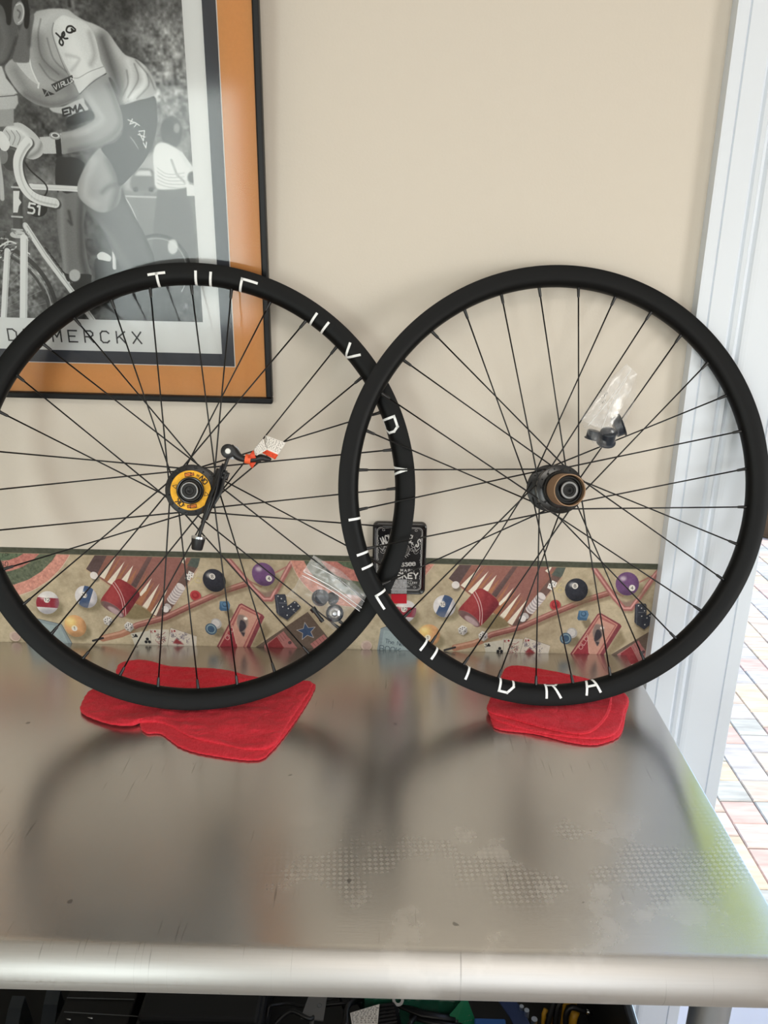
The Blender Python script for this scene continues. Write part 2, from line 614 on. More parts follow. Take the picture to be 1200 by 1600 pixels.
rest = MB()
cnt = 0
U = .105
for ix in range(-4, 34):
    x = .30 + ix * U
    y = WT + .02 + random.choice((0, -.5)) * U + (U if ix % 2 else 0) * .5
    while y < 5.2:
        L = random.choice((1, 1, 2)) * U * .98
        u, v = inview(x + U / 2, y + L / 2)
        if 1085 < u < 1245 and v > 850 and y > WT and cnt < 300:
            o = paver_mb(MB(), x, y, U, L).build('paver', random.choice(pave_m), ground, fix=False)
            cnt += 1
        elif y > WT:
            paver_mb(rest, x, y, U, L)
        y += L
tag(rest.build('paver_field', pave_m[0], ground, fix=False), kind='stuff')
print('pavers', cnt)

# tree in the yard, standing right of the doorway view: its sunlit crown shows only in the steel
M_bark = mat('bark', srgb(96, 80, 62), .9, bump=(30, .8, .01))
M_leafy = mat('sunlit_foliage', srgb(206, 214, 70), .6, var=(3, .3))
_t = M_leafy.node_tree
_tl = _t.nodes.new('ShaderNodeBsdfTranslucent')
_tl.inputs[0].default_value = srgb(222, 228, 70)
_mx = _t.nodes.new('ShaderNodeMixShader')
_mx.inputs[0].default_value = .5
_t.links.new(_t.nodes['Principled BSDF'].outputs[0], _mx.inputs[1])
_t.links.new(_tl.outputs[0], _mx.inputs[2])
_t.links.new(_mx.outputs[0], _t.nodes['Material Output'].inputs[0])
tree = empty('garden_tree', (2.35, 3.4, -.055), label='leafy green garden tree standing in the paved yard outside the doorway', cat='tree')
MB().tube([(0, 0, 0), (.05, 0, .9), (.0, .05, 2.0), (-.1, .1, 3.0)], [.14, .11, .09, .05], 10).build('trunk', M_bark, tree, smooth=True)
fm = MB()
for i in range(3600):
    a = Vector((rng.normal(), rng.normal(), rng.normal())).normalized()
    rr = (rng.rand() ** .45)
    p = Vector((a.x * 1.75 * rr, a.y * 1.5 * rr, 3.9 + a.z * 1.55 * rr))
    q = Vector((rng.normal(), rng.normal(), rng.normal())).normalized() * .085
    s_ = q.cross(Vector((rng.normal(), rng.normal(), rng.normal()))).normalized() * .05
    fm.add([p - q, p + s_, p + q, p - s_], [(0, 1, 2, 3)])
tag(fm.build('foliage', M_leafy, tree, fix=False), kind='stuff')

# ================================================================== the steel table
TXR, TXL, TY = 0.404, -1.25, -0.6088
RO = .0275


def steel():
    m = bpy.data.materials.new('worn_stainless_steel')
    m.use_nodes = True
    t = m.node_tree
    N, Lk = t.nodes, t.links
    b = N['Principled BSDF']
    b.inputs['Metallic'].default_value = 1
    b.inputs['Anisotropic'].default_value = .72
    tg = N.new('ShaderNodeCombineXYZ')
    tg.inputs[1].default_value = 1
    Lk.new(tg.outputs[0], b.inputs['Tangent'])
    tc = N.new('ShaderNodeTexCoord')

    def noise_(scale, detail, vec=None, map_=None):
        n = N.new('ShaderNodeTexNoise')
        n.inputs['Scale'].default_value = scale
        n.inputs['Detail'].default_value = detail
        if map_:
            mp = N.new('ShaderNodeMapping')
            mp.inputs['Scale'].default_value = map_
            Lk.new(tc.outputs['Object'], mp.inputs['Vector'])
            Lk.new(mp.outputs[0], n.inputs['Vector'])
        else:
            Lk.new(tc.outputs['Object'], n.inputs['Vector'])
        return n.outputs['Fac']

    def ramp(src, a, b_, c0=0.0, c1=1.0):
        r = N.new('ShaderNodeMapRange')
        r.interpolation_type = 'SMOOTHSTEP'
        r.inputs[1].default_value = a
        r.inputs[2].default_value = b_
        r.inputs[3].default_value = c0
        r.inputs[4].default_value = c1
        Lk.new(src, r.inputs[0])
        return r.outputs[0]

    def mth(op, a, b_):
        n = N.new('ShaderNodeMath')
        n.operation = op
        for i, x in enumerate((a, b_)):
            if isinstance(x, (int, float)):
                n.inputs[i].default_value = x
            else:
                Lk.new(x, n.inputs[i])
        return n.outputs[0]
    # imprint of a woven liner: small diamonds, present in patches near the front
    mp = N.new('ShaderNodeMapping')
    mp.inputs['Rotation'].default_value = (0, 0, .72)
    mp.inputs['Scale'].default_value = (680, 680, 1)
    Lk.new(tc.outputs['Object'], mp.inputs['Vector'])
    sx = N.new('ShaderNodeSeparateXYZ')
    Lk.new(mp.outputs[0], sx.inputs[0])
    dots = mth('MULTIPLY', mth('SINE', sx.outputs[0], 0), mth('SINE', sx.outputs[1], 0))
    dots = ramp(dots, -.2, .5)
    pos = N.new('ShaderNodeSeparateXYZ')
    Lk.new(tc.outputs['Object'], pos.inputs[0])
    front = ramp(pos.outputs[1], -.34, -.47)
    front2 = ramp(pos.outputs[1], -.575, -.53)
    right = ramp(pos.outputs[0], -.22, .02)
    patch = ramp(noise_(11, 4), .47, .62)
    dm = mth('MULTIPLY', mth('MULTIPLY', mth('MULTIPLY', front, front2), patch), right)
    dots = mth('MULTIPLY', dots, dm)
    stain = ramp(noise_(13, 5), .58, .66)
    stain = mth('MULTIPLY', mth('MULTIPLY', stain, right), front)
    grain = noise_(1.0, 3, map_=(14, 900, 1))
    cl = noise_(3.2, 4)
    # colour
    v = mth('ADD', .58, mth('MULTIPLY', grain, .06))
    v = mth('ADD', v, mth('MULTIPLY', cl, .06))
    v = mth('ADD', v, mth('MULTIPLY', mth('SUBTRACT', dots, mth('MULTIPLY', dm, .55)), .11))
    v = mth('ADD', v, mth('MULTIPLY', stain, .07))
    # scratches: short dark streaks running front to back
    scr = ramp(noise_(1.0, 2, map_=(380, 14, 1)), .66, .73)
    scr = mth('MULTIPLY', scr, ramp(noise_(6, 2), .48, .58))
    v = mth('SUBTRACT', v, mth('MULTIPLY', scr, .22))
    spk = ramp(noise_(60, 1), .77, .80)
    v = mth('SUBTRACT', v, mth('MULTIPLY', spk, .3))
    v = mth('MULTIPLY', v, ramp(pos.outputs[1], TY + .002, TY - .004, 1.0, .86))  # rolled edge colour darkened to tone down its bright highlights
    cb = N.new('ShaderNodeCombineColor')
    Lk.new(v, cb.inputs[0])
    Lk.new(mth('MULTIPLY', v, .975), cb.inputs[1])
    Lk.new(mth('MULTIPLY', v, .95), cb.inputs[2])
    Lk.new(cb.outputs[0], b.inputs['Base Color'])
    r = mth('ADD', .225, mth('MULTIPLY', cl, .06))
    r = mth('ADD', r, mth('MULTIPLY', dots, .05))
    r = mth('ADD', r, mth('MULTIPLY', stain, .04))
    edge_ = ramp(pos.outputs[1], TY - .001, TY - .006)   # rolled edge made rougher to soften its highlights
    r = mth('ADD', r, mth('MULTIPLY', edge_, .20))
    Lk.new(r, b.inputs['Roughness'])
    # fine woven relief + brushed grain
    bp = N.new('ShaderNodeBump')
    bp.inputs['Strength'].default_value = .10
    bp.inputs['Distance'].default_value = .0006
    wv = noise_(1.0, 2, map_=(160, 420, 1))
    Lk.new(mth('ADD', wv, mth('MULTIPLY', grain, .6)), bp.inputs['Height'])
    Lk.new(bp.outputs[0], b.inputs['Normal'])
    return m


M_steel = steel()
table = empty('steel_table', (0, 0, 0), label='stainless steel worktable with rolled front edge standing against the cream wall', cat='table')
# top: flat sheet rolling over at the front (sheet profile extruded along x)
pr = [(-.0015, TABLE_Z - .035), (-.0015, TABLE_Z)]
pr += [(TY * k / 12.0, TABLE_Z) for k in range(1, 12)]
for k in range(0, 25):
    a = pi * 1.08 * k / 24
    pr.append((TY + .004 - RO * 1.0 * math.sin(a) - .0, TABLE_Z - RO + RO * math.cos(a)))
pr.append((TY + .014, TABLE_Z - 2 * RO + .004))
pr.append((TY + .014, TABLE_Z - .004))
pr.append((-.004, TABLE_Z - .004))
pr.append((-.004, TABLE_Z - .035))
xs = [TXL, TXL + .003] + list(np.linspace(TXL + .05, TXR - .05, 30)) + [TXR - .0025, TXR - .0008, TXR]
n = len(pr)
vs, fs = [], []
for j, x in enumerate(xs):
    dz = {0: -.003, len(xs) - 2: -.0006, len(xs) - 1: -.0026}.get(j, 0)
    for (y, z) in pr:
        bend = .0 if j in (0, len(xs) - 1) else .0
        vs.append((x, y, z + dz))
for j in range(len(xs) - 1):
    for k in range(n):
        a, b = j * n + k, j * n + (k + 1) % n
        fs.append((a, b, b + n, a + n))
fs += [tuple(range(n)), tuple(range((len(xs) - 1) * n, len(xs) * n))[::-1]]
top = MB().add(vs, fs).build('table_top', M_steel, table, smooth=True, angle=40)
# turned down right and left skirts
MB().box((TXR - .0035, TY + .02, TABLE_Z - .045), (TXR + .0, -.002, TABLE_Z - .0035)).build('side_skirt', M_steel, table)
MB().box((TXL, TY + .02, TABLE_Z - .045), (TXL + .0035, -.002, TABLE_Z - .0035)).build('side_skirt', M_steel, table)
for lx in (TXR - .048, TXL + .05):
    for ly in (-.555, -.06):
        lg = MB().tube([(lx, ly, .03), (lx, ly, TABLE_Z - .005)], .0206, 24).tube([(lx, ly, TABLE_Z - .09), (lx, ly, TABLE_Z - .005)], .027, 24).build('leg', M_steelpipe, table, smooth=True, angle=50)
        MB().tube([(lx, ly, 0), (lx, ly, .035)], [.024, .019], 20).build('foot', M_blkpl, lg, smooth=True, angle=50)
MB().box((TXL + .05, -.50, TABLE_Z - .04), (TXR - .05, -.46, TABLE_Z - .0045)).build('stiffener', M_steelpipe, table)


# ================================================================== red rags
def clothmat():
    m = bpy.data.materials.new('red_shop_cloth')
    m.use_nodes = True
    t = m.node_tree
    N, Lk = t.nodes, t.links
    b = N['Principled BSDF']
    b.inputs['Roughness'].default_value = .92
    b.inputs['Specular IOR Level'].default_value = .15
    b.inputs['Sheen Weight'].default_value = .25
    b.inputs['Sheen Tint'].default_value = (1, .4, .4, 1)
    tc = N.new('ShaderNodeTexCoord')
    h = []
    for sc_, rt in (((1200, 160, 300), .25), ((160, 1200, 300), .25)):
        mp = N.new('ShaderNodeMapping')
        mp.inputs['Scale'].default_value = sc_
        mp.inputs['Rotation'].default_value = (0, 0, rt)
        n_ = N.new('ShaderNodeTexNoise')
        n_.inputs['Scale'].default_value = 1
        Lk.new(tc.outputs['Object'], mp.inputs[0])
        Lk.new(mp.outputs[0], n_.inputs['Vector'])
        h.append(n_.outputs['Fac'])
    ad = N.new('ShaderNodeMath')
    Lk.new(h[0], ad.inputs[0])
    Lk.new(h[1], ad.inputs[1])
    bp = N.new('ShaderNodeBump')
    bp.inputs['Strength'].default_value = .6
    bp.inputs['Distance'].default_value = .0009
    Lk.new(ad.outputs[0], bp.inputs['Height'])
    wn = N.new('ShaderNodeTexNoise')
    wn.inputs['Scale'].default_value = 38
    wn.inputs['Detail'].default_value = 3
    wn.inputs['Distortion'].default_value = 1.2
    Lk.new(tc.outputs['Object'], wn.inputs['Vector'])
    b2 = N.new('ShaderNodeBump')
    b2.inputs['Strength'].default_value = .55
    b2.inputs['Distance'].default_value = .006
    Lk.new(wn.outputs['Fac'], b2.inputs['Height'])
    Lk.new(bp.outputs[0], b2.inputs['Normal'])
    Lk.new(b2.outputs[0], b.inputs['Normal'])
    cr = N.new('ShaderNodeValToRGB')
    cr.color_ramp.elements[0].position = .35
    cr.color_ramp.elements[1].position = .75
    cr.color_ramp.elements[0].color = srgb(198, 32, 46)
    cr.color_ramp.elements[1].color = srgb(228, 68, 82)
    hm = N.new('ShaderNodeMath')
    hm.operation = 'MULTIPLY'
    hm.inputs[1].default_value = .5
    Lk.new(ad.outputs[0], hm.inputs[0])
    Lk.new(hm.outputs[0], cr.inputs[0])
    Lk.new(cr.outputs[0], b.inputs['Base Color'])
    return m


M_cloth = clothmat()
M_stitch = mat('stitch_thread', srgb(205, 46, 60), .9)


def cloth_layer(name, outline, parent, z0, th, seed, wr=.003, centre=None):
    """one folded layer: rounded edges, own thickness, soft wrinkles; outline in world x,y"""
    Q = catmull([(p.x, p.y) for p in outline], True, 14)
    # resample evenly
    d = np.r_[0, np.cumsum(np.hypot(*(np.vstack([Q[1:], Q[:1]]) - Q).T))]
    N_ = 220
    tt = np.linspace(0, d[-1], N_, endpoint=False)
    Qc = np.vstack([Q, Q[:1]])
    Q = np.stack([np.interp(tt, d, Qc[:, 0]), np.interp(tt, d, Qc[:, 1])], -1)
    c = Q.mean(0) if centre is None else np.array(centre)
    K = 46
    vs, fs = [], []
    for i in range(N_):
        j = 1 + .003 * math.sin(i * 1.9 + seed) + .006 * mnoise.noise(Vector((i * 1.1, seed, 4))) + .004 * mnoise.noise(Vector((i * .35, seed, 0)))
        Q[i] = c + (Q[i] - c) * j
    rows = []
    for k in range(K + 1):
        f = 1 - (1 - k / K) ** 1.6 if k < K else 1.0
        for i in range(N_):
            p = c + (Q[i] - c) * f
            dist = (1 - f) * np.hypot(*(Q[i] - c))
            e = min(dist / (th * 1.3), 1.0)
            edge = math.sqrt(max(0, 1 - (1 - e) ** 2))
            w_ = mnoise.noise(Vector((p[0] * 16, p[1] * 30, seed))) * wr + mnoise.noise(Vector((p[0] * 45, p[1] * 70, seed + 5))) * wr * .45
            w_ += abs(mnoise.noise(Vector((p[0] * 9 + p[1] * 14, p[1] * 6, seed + 9)))) * wr * 1.2
            w_ += (mnoise.noise(Vector((p[0] * 110, p[1] * 24, seed + 2))) + mnoise.noise(Vector((p[0] * 30, p[1] * 150, seed + 3)))) * wr * .22
            ease = min(dist / .012, 1)
            vs.append((p[0], p[1], z0 + th * .5 + th * .5 * edge + max(w_, -.6 * th) * (.25 + .75 * ease)))
    for k in range(K + 1):
        f = 1 - (k / K) * .0
    for k in range(K):
        for i in range(N_):
            a, b = k * N_ + i, k * N_ + (i + 1) % N_
            if k == 0:
                continue
            fs.append((a, b, b + N_, a + N_))
    fs.append(tuple(N_ + i for i in range(N_))[::-1])
    # underside
    base = len(vs)
    for i in range(N_):
        vs.append((Q[i][0], Q[i][1], z0 + th * .3))
    for i in range(N_):
        p = c + (Q[i] - c) * (1 - th * .6 / max(np.hypot(*(Q[i] - c)), .01))
        vs.append((p[0], p[1], z0))
    for i in range(N_):
        a, b = K * N_ + i, K * N_ + (i + 1) % N_
        fs.append((a, b, base + (i + 1) % N_, base + i))
        fs.append((base + i, base + (i + 1) % N_, base + N_ + (i + 1) % N_, base + N_ + i))
    fs.append(tuple(base + N_ + i for i in range(N_)))
    return MB().add(vs, fs).build(name, M_cloth, parent, smooth=True, angle=70)


def tz(pts, z=TABLE_Z):
    return [at_z(x, y, z) for x, y in pts]


ragL = empty('shop_rag', at_z(305, 1110, TABLE_Z), label='red shop cloth folded loosely under the left wheel', cat='rag')
low = tz([(219, 1130), (228, 1147), (252, 1149), (285, 1171), (333, 1183), (399, 1190), (424, 1176), (455, 1138), (488, 1086), (486, 1068), (420, 1064), (300, 1050), (230, 1080)], TABLE_Z)
up = tz([(188, 1036), (175, 1060), (141, 1078), (129, 1094), (126, 1110), (146, 1122), (178, 1131), (205, 1132), (219, 1128), (256, 1130), (300, 1151), (355, 1164), (392, 1170), (427, 1164), (455, 1122), (488, 1070), (470, 1064), (420, 1060), (385, 1054), (350, 1046), (300, 1043), (260, 1040), (222, 1031)], TABLE_Z + .006)


def rel(o, par):
    """keep world placement of a mesh written in world coordinates"""
    o.matrix_parent_inverse = par.matrix_world.inverted()
    return o


def fixpar(o, par):
    o.parent = par
    mi = par.matrix_world.inverted()
    o.data.transform(mi)
    return o


bpy.context.view_layer.update()
fixpar(cloth_layer('lower_fold', low, None, TABLE_Z + .0005, .0032, 3, .0012), ragL)
fixpar(cloth_layer('upper_fold', up, None, TABLE_Z + .0030, .0034, 11, .0044), ragL)

ragR = empty('shop_rag', at_z(870, 1105, TABLE_Z), label='red shop cloth folded into a small pad under the right wheel', cat='rag')
bpy.context.view_layer.update()
l1 = tz([(794, 1046), (846, 1050), (920, 1067), (978, 1088), (977, 1120), (969, 1150), (944, 1163), (920, 1166), (885, 1161), (836, 1149), (780, 1142), (768, 1130), (766, 1110), (775, 1080)])
l2 = tz([(794, 1045), (846, 1049), (920, 1066), (978, 1086), (975, 1114), (966, 1142), (944, 1154), (905, 1154), (850, 1147), (800, 1135), (768, 1122), (764, 1105), (775, 1078)], TABLE_Z + .005)
l3 = tz([(795, 1042), (846, 1046), (905, 1058), (950, 1072), (956, 1092), (949, 1120), (926, 1143), (899, 1147), (850, 1138), (797, 1123), (763, 1112), (765, 1094), (780, 1066)], TABLE_Z + .009)
fixpar(cloth_layer('lower_fold', l1, None, TABLE_Z + .0005, .0034, 21, .0012), ragR)
fixpar(cloth_layer('middle_fold', l2, None, TABLE_Z + .0040, .0034, 22, .0014), ragR)
fixpar(cloth_layer('top_fold', l3, None, TABLE_Z + .0076, .0036, 23, .0022), ragR)
# hem stitching on the top fold
hem = [(797, 1121), (850, 1136), (897, 1145), (924, 1141), (945, 1119), (953, 1093)]
hp = catmull([tuple(at_z(x, y, TABLE_Z + .0125)) for x, y in hem], False, 12)
st = MB()
for i in range(0, len(hp) - 1):
    a, b = Vector(hp[i]), Vector(hp[i + 1])
    for q in (0, .5):
        p0 = a.lerp(b, q)
        st.tube([p0 + Vector((0, 0, .0004)), p0.lerp(b, .3) + Vector((.0012, .0022, .0010))], .0005, 5)
fixpar(tag(st.build('hem_stitching', M_stitch, None), kind='stuff'), ragR)
# ================================================================== wheels
RW = .3165
HW = .013


def wheel_frame(X, s, lean, yaw, z0):
    cen = Vector((X, -s + RW * math.sin(lean), TABLE_Z + z0 + RW * math.cos(lean) + HW * math.sin(lean)))
    R = Matrix.Rotation(yaw, 4, 'Z') @ Matrix.Rotation(-lean, 4, 'X')
    M = Matrix.Translation(cen) @ R
    M.translation = cen - (R @ Vector((0, 0, RW)))
    return M, cen, R


RIMP = [(.3165, .0130), (.3160, .0118), (.3105, .0108), (.3060, .0070), (.3045, .0), (.3060, -.0070), (.3105, -.0108), (.3160, -.0118),
        (.3165, -.0130), (.3130, -.01345), (.3075, -.0131), (.3010, -.0125), (.2955, -.0112), (.2915, -.0085), (.2890, -.0045), (.2882, 0),
        (.2890, .0045), (.2915, .0085), (.2955, .0112), (.3010, .0125), (.3075, .0131), (.3130, .01345)]


def rim_prof_front(s):
    """distance s along the camera side of the profile, from the outer edge; returns (r, y)"""
    P = [(.3165, -.0130), (.3130, -.01345), (.3075, -.0131), (.3010, -.0125), (.2955, -.0112), (.2915, -.0085), (.2890, -.0045), (.2882, 0)]
    for a, b in zip(P[:-1], P[1:]):
        L = math.hypot(b[0] - a[0], b[1] - a[1])
        if s <= L or b[1] == 0:
            s = min(s, L)
            return a[0] + (b[0] - a[0]) * s / L, a[1] + (b[1] - a[1]) * s / L, (a, b, L)
        s -= L
    return P[-1][0], P[-1][1], (P[-2], P[-1], 1)


def letter_mesh(ch, ang, flip, hgt=.040, wid=.0205, s0=.0125, stroke=.0035):
    """rim decal letter bent round the rim; ang = clockwise angle from top; flip: baseline outwards"""
    mb = MB()
    gl_ = GLY[ch]
    if ch in 'HE':      # wide middle bar sits past the nose of the rim
        gl_ = gl_.replace('0,3 4,3', '0,2.1 4,2.1' if flip else '0,3.9 4,3.9').replace('0,3 3,3', '0,2.1 3,2.1' if flip else '0,3.9 3,3.9')
    if ch == 'A' and flip:
        gl_ = gl_.replace('0.8,3.8 3.2,3.8', '0.55,4.4 3.45,4.4')
    for st in gl_.split('|'):
        P = [tuple(map(float, q.split(','))) for q in st.split()]
        pts = []
        for (x, y) in P:
            u = (x / 4 - .5) * wid
            v = y / 6 * hgt
            if flip:
                u, v = -u, hgt - v
            pts.append((u, v))
        for (a, b) in zip(pts[:-1], pts[1:]):
            L = math.hypot(b[0] - a[0], b[1] - a[1])
            if L < 1e-6:
                continue
            t = ((b[0] - a[0]) / L, (b[1] - a[1]) / L)
            nn = (-t[1], t[0])
            h = stroke / 2
            n_ = max(2, int(L / .0012))
            vs, fs = [], []
            for i in range(n_ + 1):
                k = -h * .98 + (L + 2 * h * .98) * i / n_
                for sd in (-h, -h / 3, h / 3, h):
                    u = a[0] + t[0] * k + nn[0] * sd
                    v = a[1] + t[1] * k + nn[1] * sd
                    r, y, (pa, pb, LL) = rim_prof_front(max(0, s0 + v))
                    nr, ny = (pb[1] - pa[1]) / LL, -(pb[0] - pa[0]) / LL
                    if ny > 0 or (abs(ny) < 1e-6 and nr > 0):
                        nr, ny = -nr, -ny
                    off = .00022
                    r += nr * off
                    y += ny * off
                    an = ang + u / .30
                    vs.append((r * math.sin(an), y, r * math.cos(an)))
            for i in range(n_):
                for q in range(3):
                    p0 = i * 4 + q
                    fs.append((p0, p0 + 1, p0 + 5, p0 + 4))
            mb.add(vs, fs)
    return mb


def make_wheel(label, params, phase_px, letters, flip, kind):
    M, cen, R = wheel_frame(*params)
    T = Matrix.Translation((0, 0, RW))
    root = empty('bicycle_wheel', mat=M, label=label, cat='bicycle wheel', group=None)
    bpy.context.view_layer.update()
    nrm = (R @ Vector((0, -1, 0))).normalized()
    inv = (Matrix.Translation(cen) @ R).inverted()

    def local(px, py, yl):
        o = cen + R @ Vector((0, yl, 0))
        return inv @ at_plane(px, py, o, nrm)

    def ang(px, py, yl=-.012):
        p = local(px, py, yl)
        return math.atan2(p.x, p.z)
    rim = MB().lathe(RIMP, 256, T, closed=True).build('rim', M_rim, root, smooth=True, angle=35)
    for ch, px, py in letters:
        letter_mesh(ch, ang(px, py), flip).build('decal_letter', M_decal, rim, smooth=True)
        rim.children[-1].data.transform(T)
    ph = ang(*phase_px)
    yn, yf, rf = (-.028, .024, .0305) if kind == 'front' else (-.014, .034, .0300)
    sp0 = None
    for k in range(32):
        a = ph + k * 2 * pi / 32
        near = k % 2 == 1
        off = math.radians(-67.5 if k % 4 in (0, 1) else 67.5)
        yh = yn if near else yf
        A = Vector((.2885 * math.sin(a), -.0015 if near else .0015, .2885 * math.cos(a)))
        hb = Vector((rf * math.sin(a + off), yh + (-.0022 if k % 4 in (1, 2) else .0022), rf * math.cos(a + off)))
        d = (hb - A).normalized()
        elbow = Vector((rf * math.sin(a + off), yh + (.003 if k % 4 in (1, 2) else -.003), rf * math.cos(a + off)))
        sp = MB().tube([A + d * .004, A.lerp(hb, .5), hb - d * .002, hb, elbow], [.00115, .00100, .00115, .00115, .00115], 8, T).build('spoke', M_spoke, root, smooth=True)
        MB().tube([A - d * .001, A + d * .003, A + d * .0115, A + d * .0135], [.0026, .0023, .0020, .0013], 8, T).build('nipple', M_blk, sp, smooth=True, angle=50)
    return root, T, local, cen, R


gloss = mat('gloss_black_hub', srgb(16, 17, 19), .22, spec=.6)

FR = (-0.282263, 0.210068, 0.260851, 0.100134, .008)
RR_ = (0.239032, 0.183831, 0.256084, 0.101217, .012)
wl, TL, locL, cenL, RL = make_wheel('black spoked wheel on the left, yellow ring on its hub, leaning on the picture frame', FR, (170, 465),
                                    [('T', 246, 437), ('H', 317, 436), ('E', 387, 449), ('H', 496, 508), ('Y', 546, 553), ('D', 585, 604), ('R', 611, 664), ('A', 626, 735)], False, 'front')
wr, TR_, locR, cenR, RR = make_wheel('black spoked wheel on the right, with brown card tube on its hub', RR_, (728, 480),
                                     [('T', 549, 812), ('H', 569, 876), ('E', 603, 935), ('H', 673, 1013), ('Y', 731, 1053), ('D', 792, 1074), ('R', 865, 1081), ('A', 926, 1076)], True, 'rear')


def flange(r, y0, y1, rin=.012, holes=16, rh=.0305, T=None, ph=0):
    """ring with real spoke holes would be hidden by the heads: lobed ring with countersinks"""
    mb = MB()
    mb.lathe([(rin, y0), (r - .0012, y0), (r, y0 + .0008), (r, y1 - .0008), (r - .0012, y1), (rin, y1)], 64, T, closed=True)
    return mb


# ---- left (front) hub
hub = flange(.0358, -.0308, -.0262, T=TL).build('hub_flange', M_blk, wl, smooth=True, angle=40)
MB().lathe([(.010, -.027), (.020, -.026), (.0155, -.020), (.0125, -.010), (.0125, .010), (.0155, .018), (.020, .022), (.010, .0225)], 48, TL).build('hub_shell', M_blk, wl, smooth=True, angle=50)
flange(.0335, .022, .0262, T=TL).build('hub_flange', M_blk, wl, smooth=True, angle=40)
dots = MB()
for k in range(8):
    a = k * pi / 4 + .2
    c = Vector((.0325 * math.sin(a), 0, .0325 * math.cos(a)))
    dots.tube([c + Vector((0, -.0309, 0)), c + Vector((0, -.0317, 0))], .0021, 12, TL)
dots.build('flange_hole', gloss, hub)
MB().lathe([(.0185, -.0308), (.0276, -.0308), (.0280, -.0318), (.0278, -.0350), (.0188, -.0352), (.0185, -.034)], 64, TL).build('rotor_mount', M_blk, wl, smooth=True, angle=35)


def ring_paint():
    N_ = 640
    p = Paint(N_, N_, lambda x, y: (N_ / 2 + x * 10, N_ / 2 + y * 10), (238, 176, 42))
    p.a += cloud(N_, N_, 60, 4)[..., None] * 10 + cloud(N_, N_, 18, 5)[..., None] * 7

    def put(txt, deg, h=6.6, w_=4.9, wd=16):
        a = math.radians(deg)
        cx, cy = 24.3 * math.sin(a), -24.3 * math.cos(a)
        ux = (math.cos(a) * w_, math.sin(a) * w_)
        uy = (-math.sin(a) * h, math.cos(a) * h)
        tot = len(txt) * 1.35 - .35
        o = (cx - ux[0] * tot / 2 - uy[0] / 2, cy - ux[1] * tot / 2 - uy[1] / 2)
        p.text(txt, o, ux, uy, 1.35, wd, (28, 26, 22))
    for base in (0, 180):
        put('=', base + 27, 4.6, 3.6, 10)
        a0 = math.radians(base - 6)
        for (dx, dy, ww, hh) in ((-5.5, -2.2, 9.5, 5.2), (3.0, -1.2, 4.6, 3.6)):
            q = []
            for (sx_, sy_) in ((0, 0), (1, 0), (1, 1), (0, 1)):
                X, Y = dx + sx_ * ww, dy + sy_ * hh - 24.0
                q.append((X * math.cos(a0) - Y * math.sin(a0), X * math.sin(a0) + Y * math.cos(a0)))
            p.poly(q, (214, 120, 40))
            p.line(q, 9, (60, 34, 18), closed=True)
            p.line([q[0], q[2]], 5, (90, 40, 20))
        a1 = math.radians(base + (-75 if base == 0 else -75))
        q = []
        for (X, Y) in ((0, -3.2), (3.1, 2.6), (-3.1, 2.6)):
            Y -= 24
            q.append((X * math.cos(a1) - Y * math.sin(a1), X * math.sin(a1) + Y * math.cos(a1)))
        p.line(q, 8, (30, 28, 24), closed=True)
    put('NO', 52)
    put('OK', 222)
    return p.image('hub_ring_print')


M_ring = mat_print('yellow_ring_print', ring_paint(), .5)
vs, fs, uvs = [], [], []
NS = 72
for r in (.0188, .0276):
    for k in range(NS):
        a = 2 * pi * k / NS
        vs.append((r * math.sin(a), -.0356, r * math.cos(a)))
        uvs.append((.5 + r * math.sin(a) / .0600, .5 + r * math.cos(a) / .0600))
for k in range(NS):
    fs.append((k, (k + 1) % NS, NS + (k + 1) % NS, NS + k))
o = MB().add(vs, fs, TL).build('warning_ring', M_ring, wl, fix=False)
u = o.data.uv_layers.new(name='UVMap')
for lp in o.data.loops:
    u.data[lp.index].uv = uvs[lp.vertex_index]
tag(o, label='yellow printed warning ring')
MB().lathe([(.0188, -.034), (.0188, -.0395), (.0178, -.0405), (.0165, -.0402), (.0150, -.0385), (.0128, -.0385), (.0122, -.0405), (.0118, -.047), (.0110, -.0478), (.0060, -.0478), (.0052, -.0465), (.0028, -.0465), (.0026, -.040), (0, -.040)], 56, TL).build('hub_end_cap', gloss, wl, smooth=True, angle=30)
MB().lathe([(.0102, -.0479), (.0114, -.0479), (.0116, -.0474), (.0100, -.0474)], 56, TL, closed=True).build('bearing_seal', M_silver, wl, smooth=True, angle=30)
MB().lathe([(.0, .032), (.009, .032), (.010, .026), (.014, .024)], 32, TL).build('hub_end_cap', gloss, wl, smooth=True, angle=30)

# ---- right (rear) hub
hub = flange(.0350, -.0170, -.0122, T=TR_).build('hub_flange', gloss, wr, smooth=True, angle=40)
flange(.0350, .0320, .0362, T=TR_).build('hub_flange', M_blk, wr, smooth=True, angle=40)
MB().lathe([(.012, -.0168), (.024, -.012), (.019, -.006), (.0160, .006), (.0160, .020), (.021, .030), (.029, .0325), (.012, .040), (.012, .046), (0, .046)], 48, TR_).build('hub_shell', M_blk, wr, smooth=True, angle=50)
dots = MB()
for k in range(8):
    a = k * pi / 4 + .1
    c = Vector((.0285 * math.sin(a), 0, .0285 * math.cos(a)))
    dots.tube([c + Vector((0, -.0165, 0)), c + Vector((0, -.0180, 0))], .0018, 12, TR_)
dots.build('flange_hole', M_spoke, hub)
MB().lathe([(.0100, -.017), (.0262, -.017), (.0268, -.0185), (.0262, -.0250), (.0248, -.0262), (.0100, -.0262)], 64, TR_).build('hub_collar', gloss, wr, smooth=True, angle=35)
tube = MB()
NS = 72
vs, fs = [], []
prf = [(.0226, -.0262), (.0226, -.0430), (.0224, -.0600), (.0210, -.0602), (.0208, -.0430), (.0208, -.0262)]
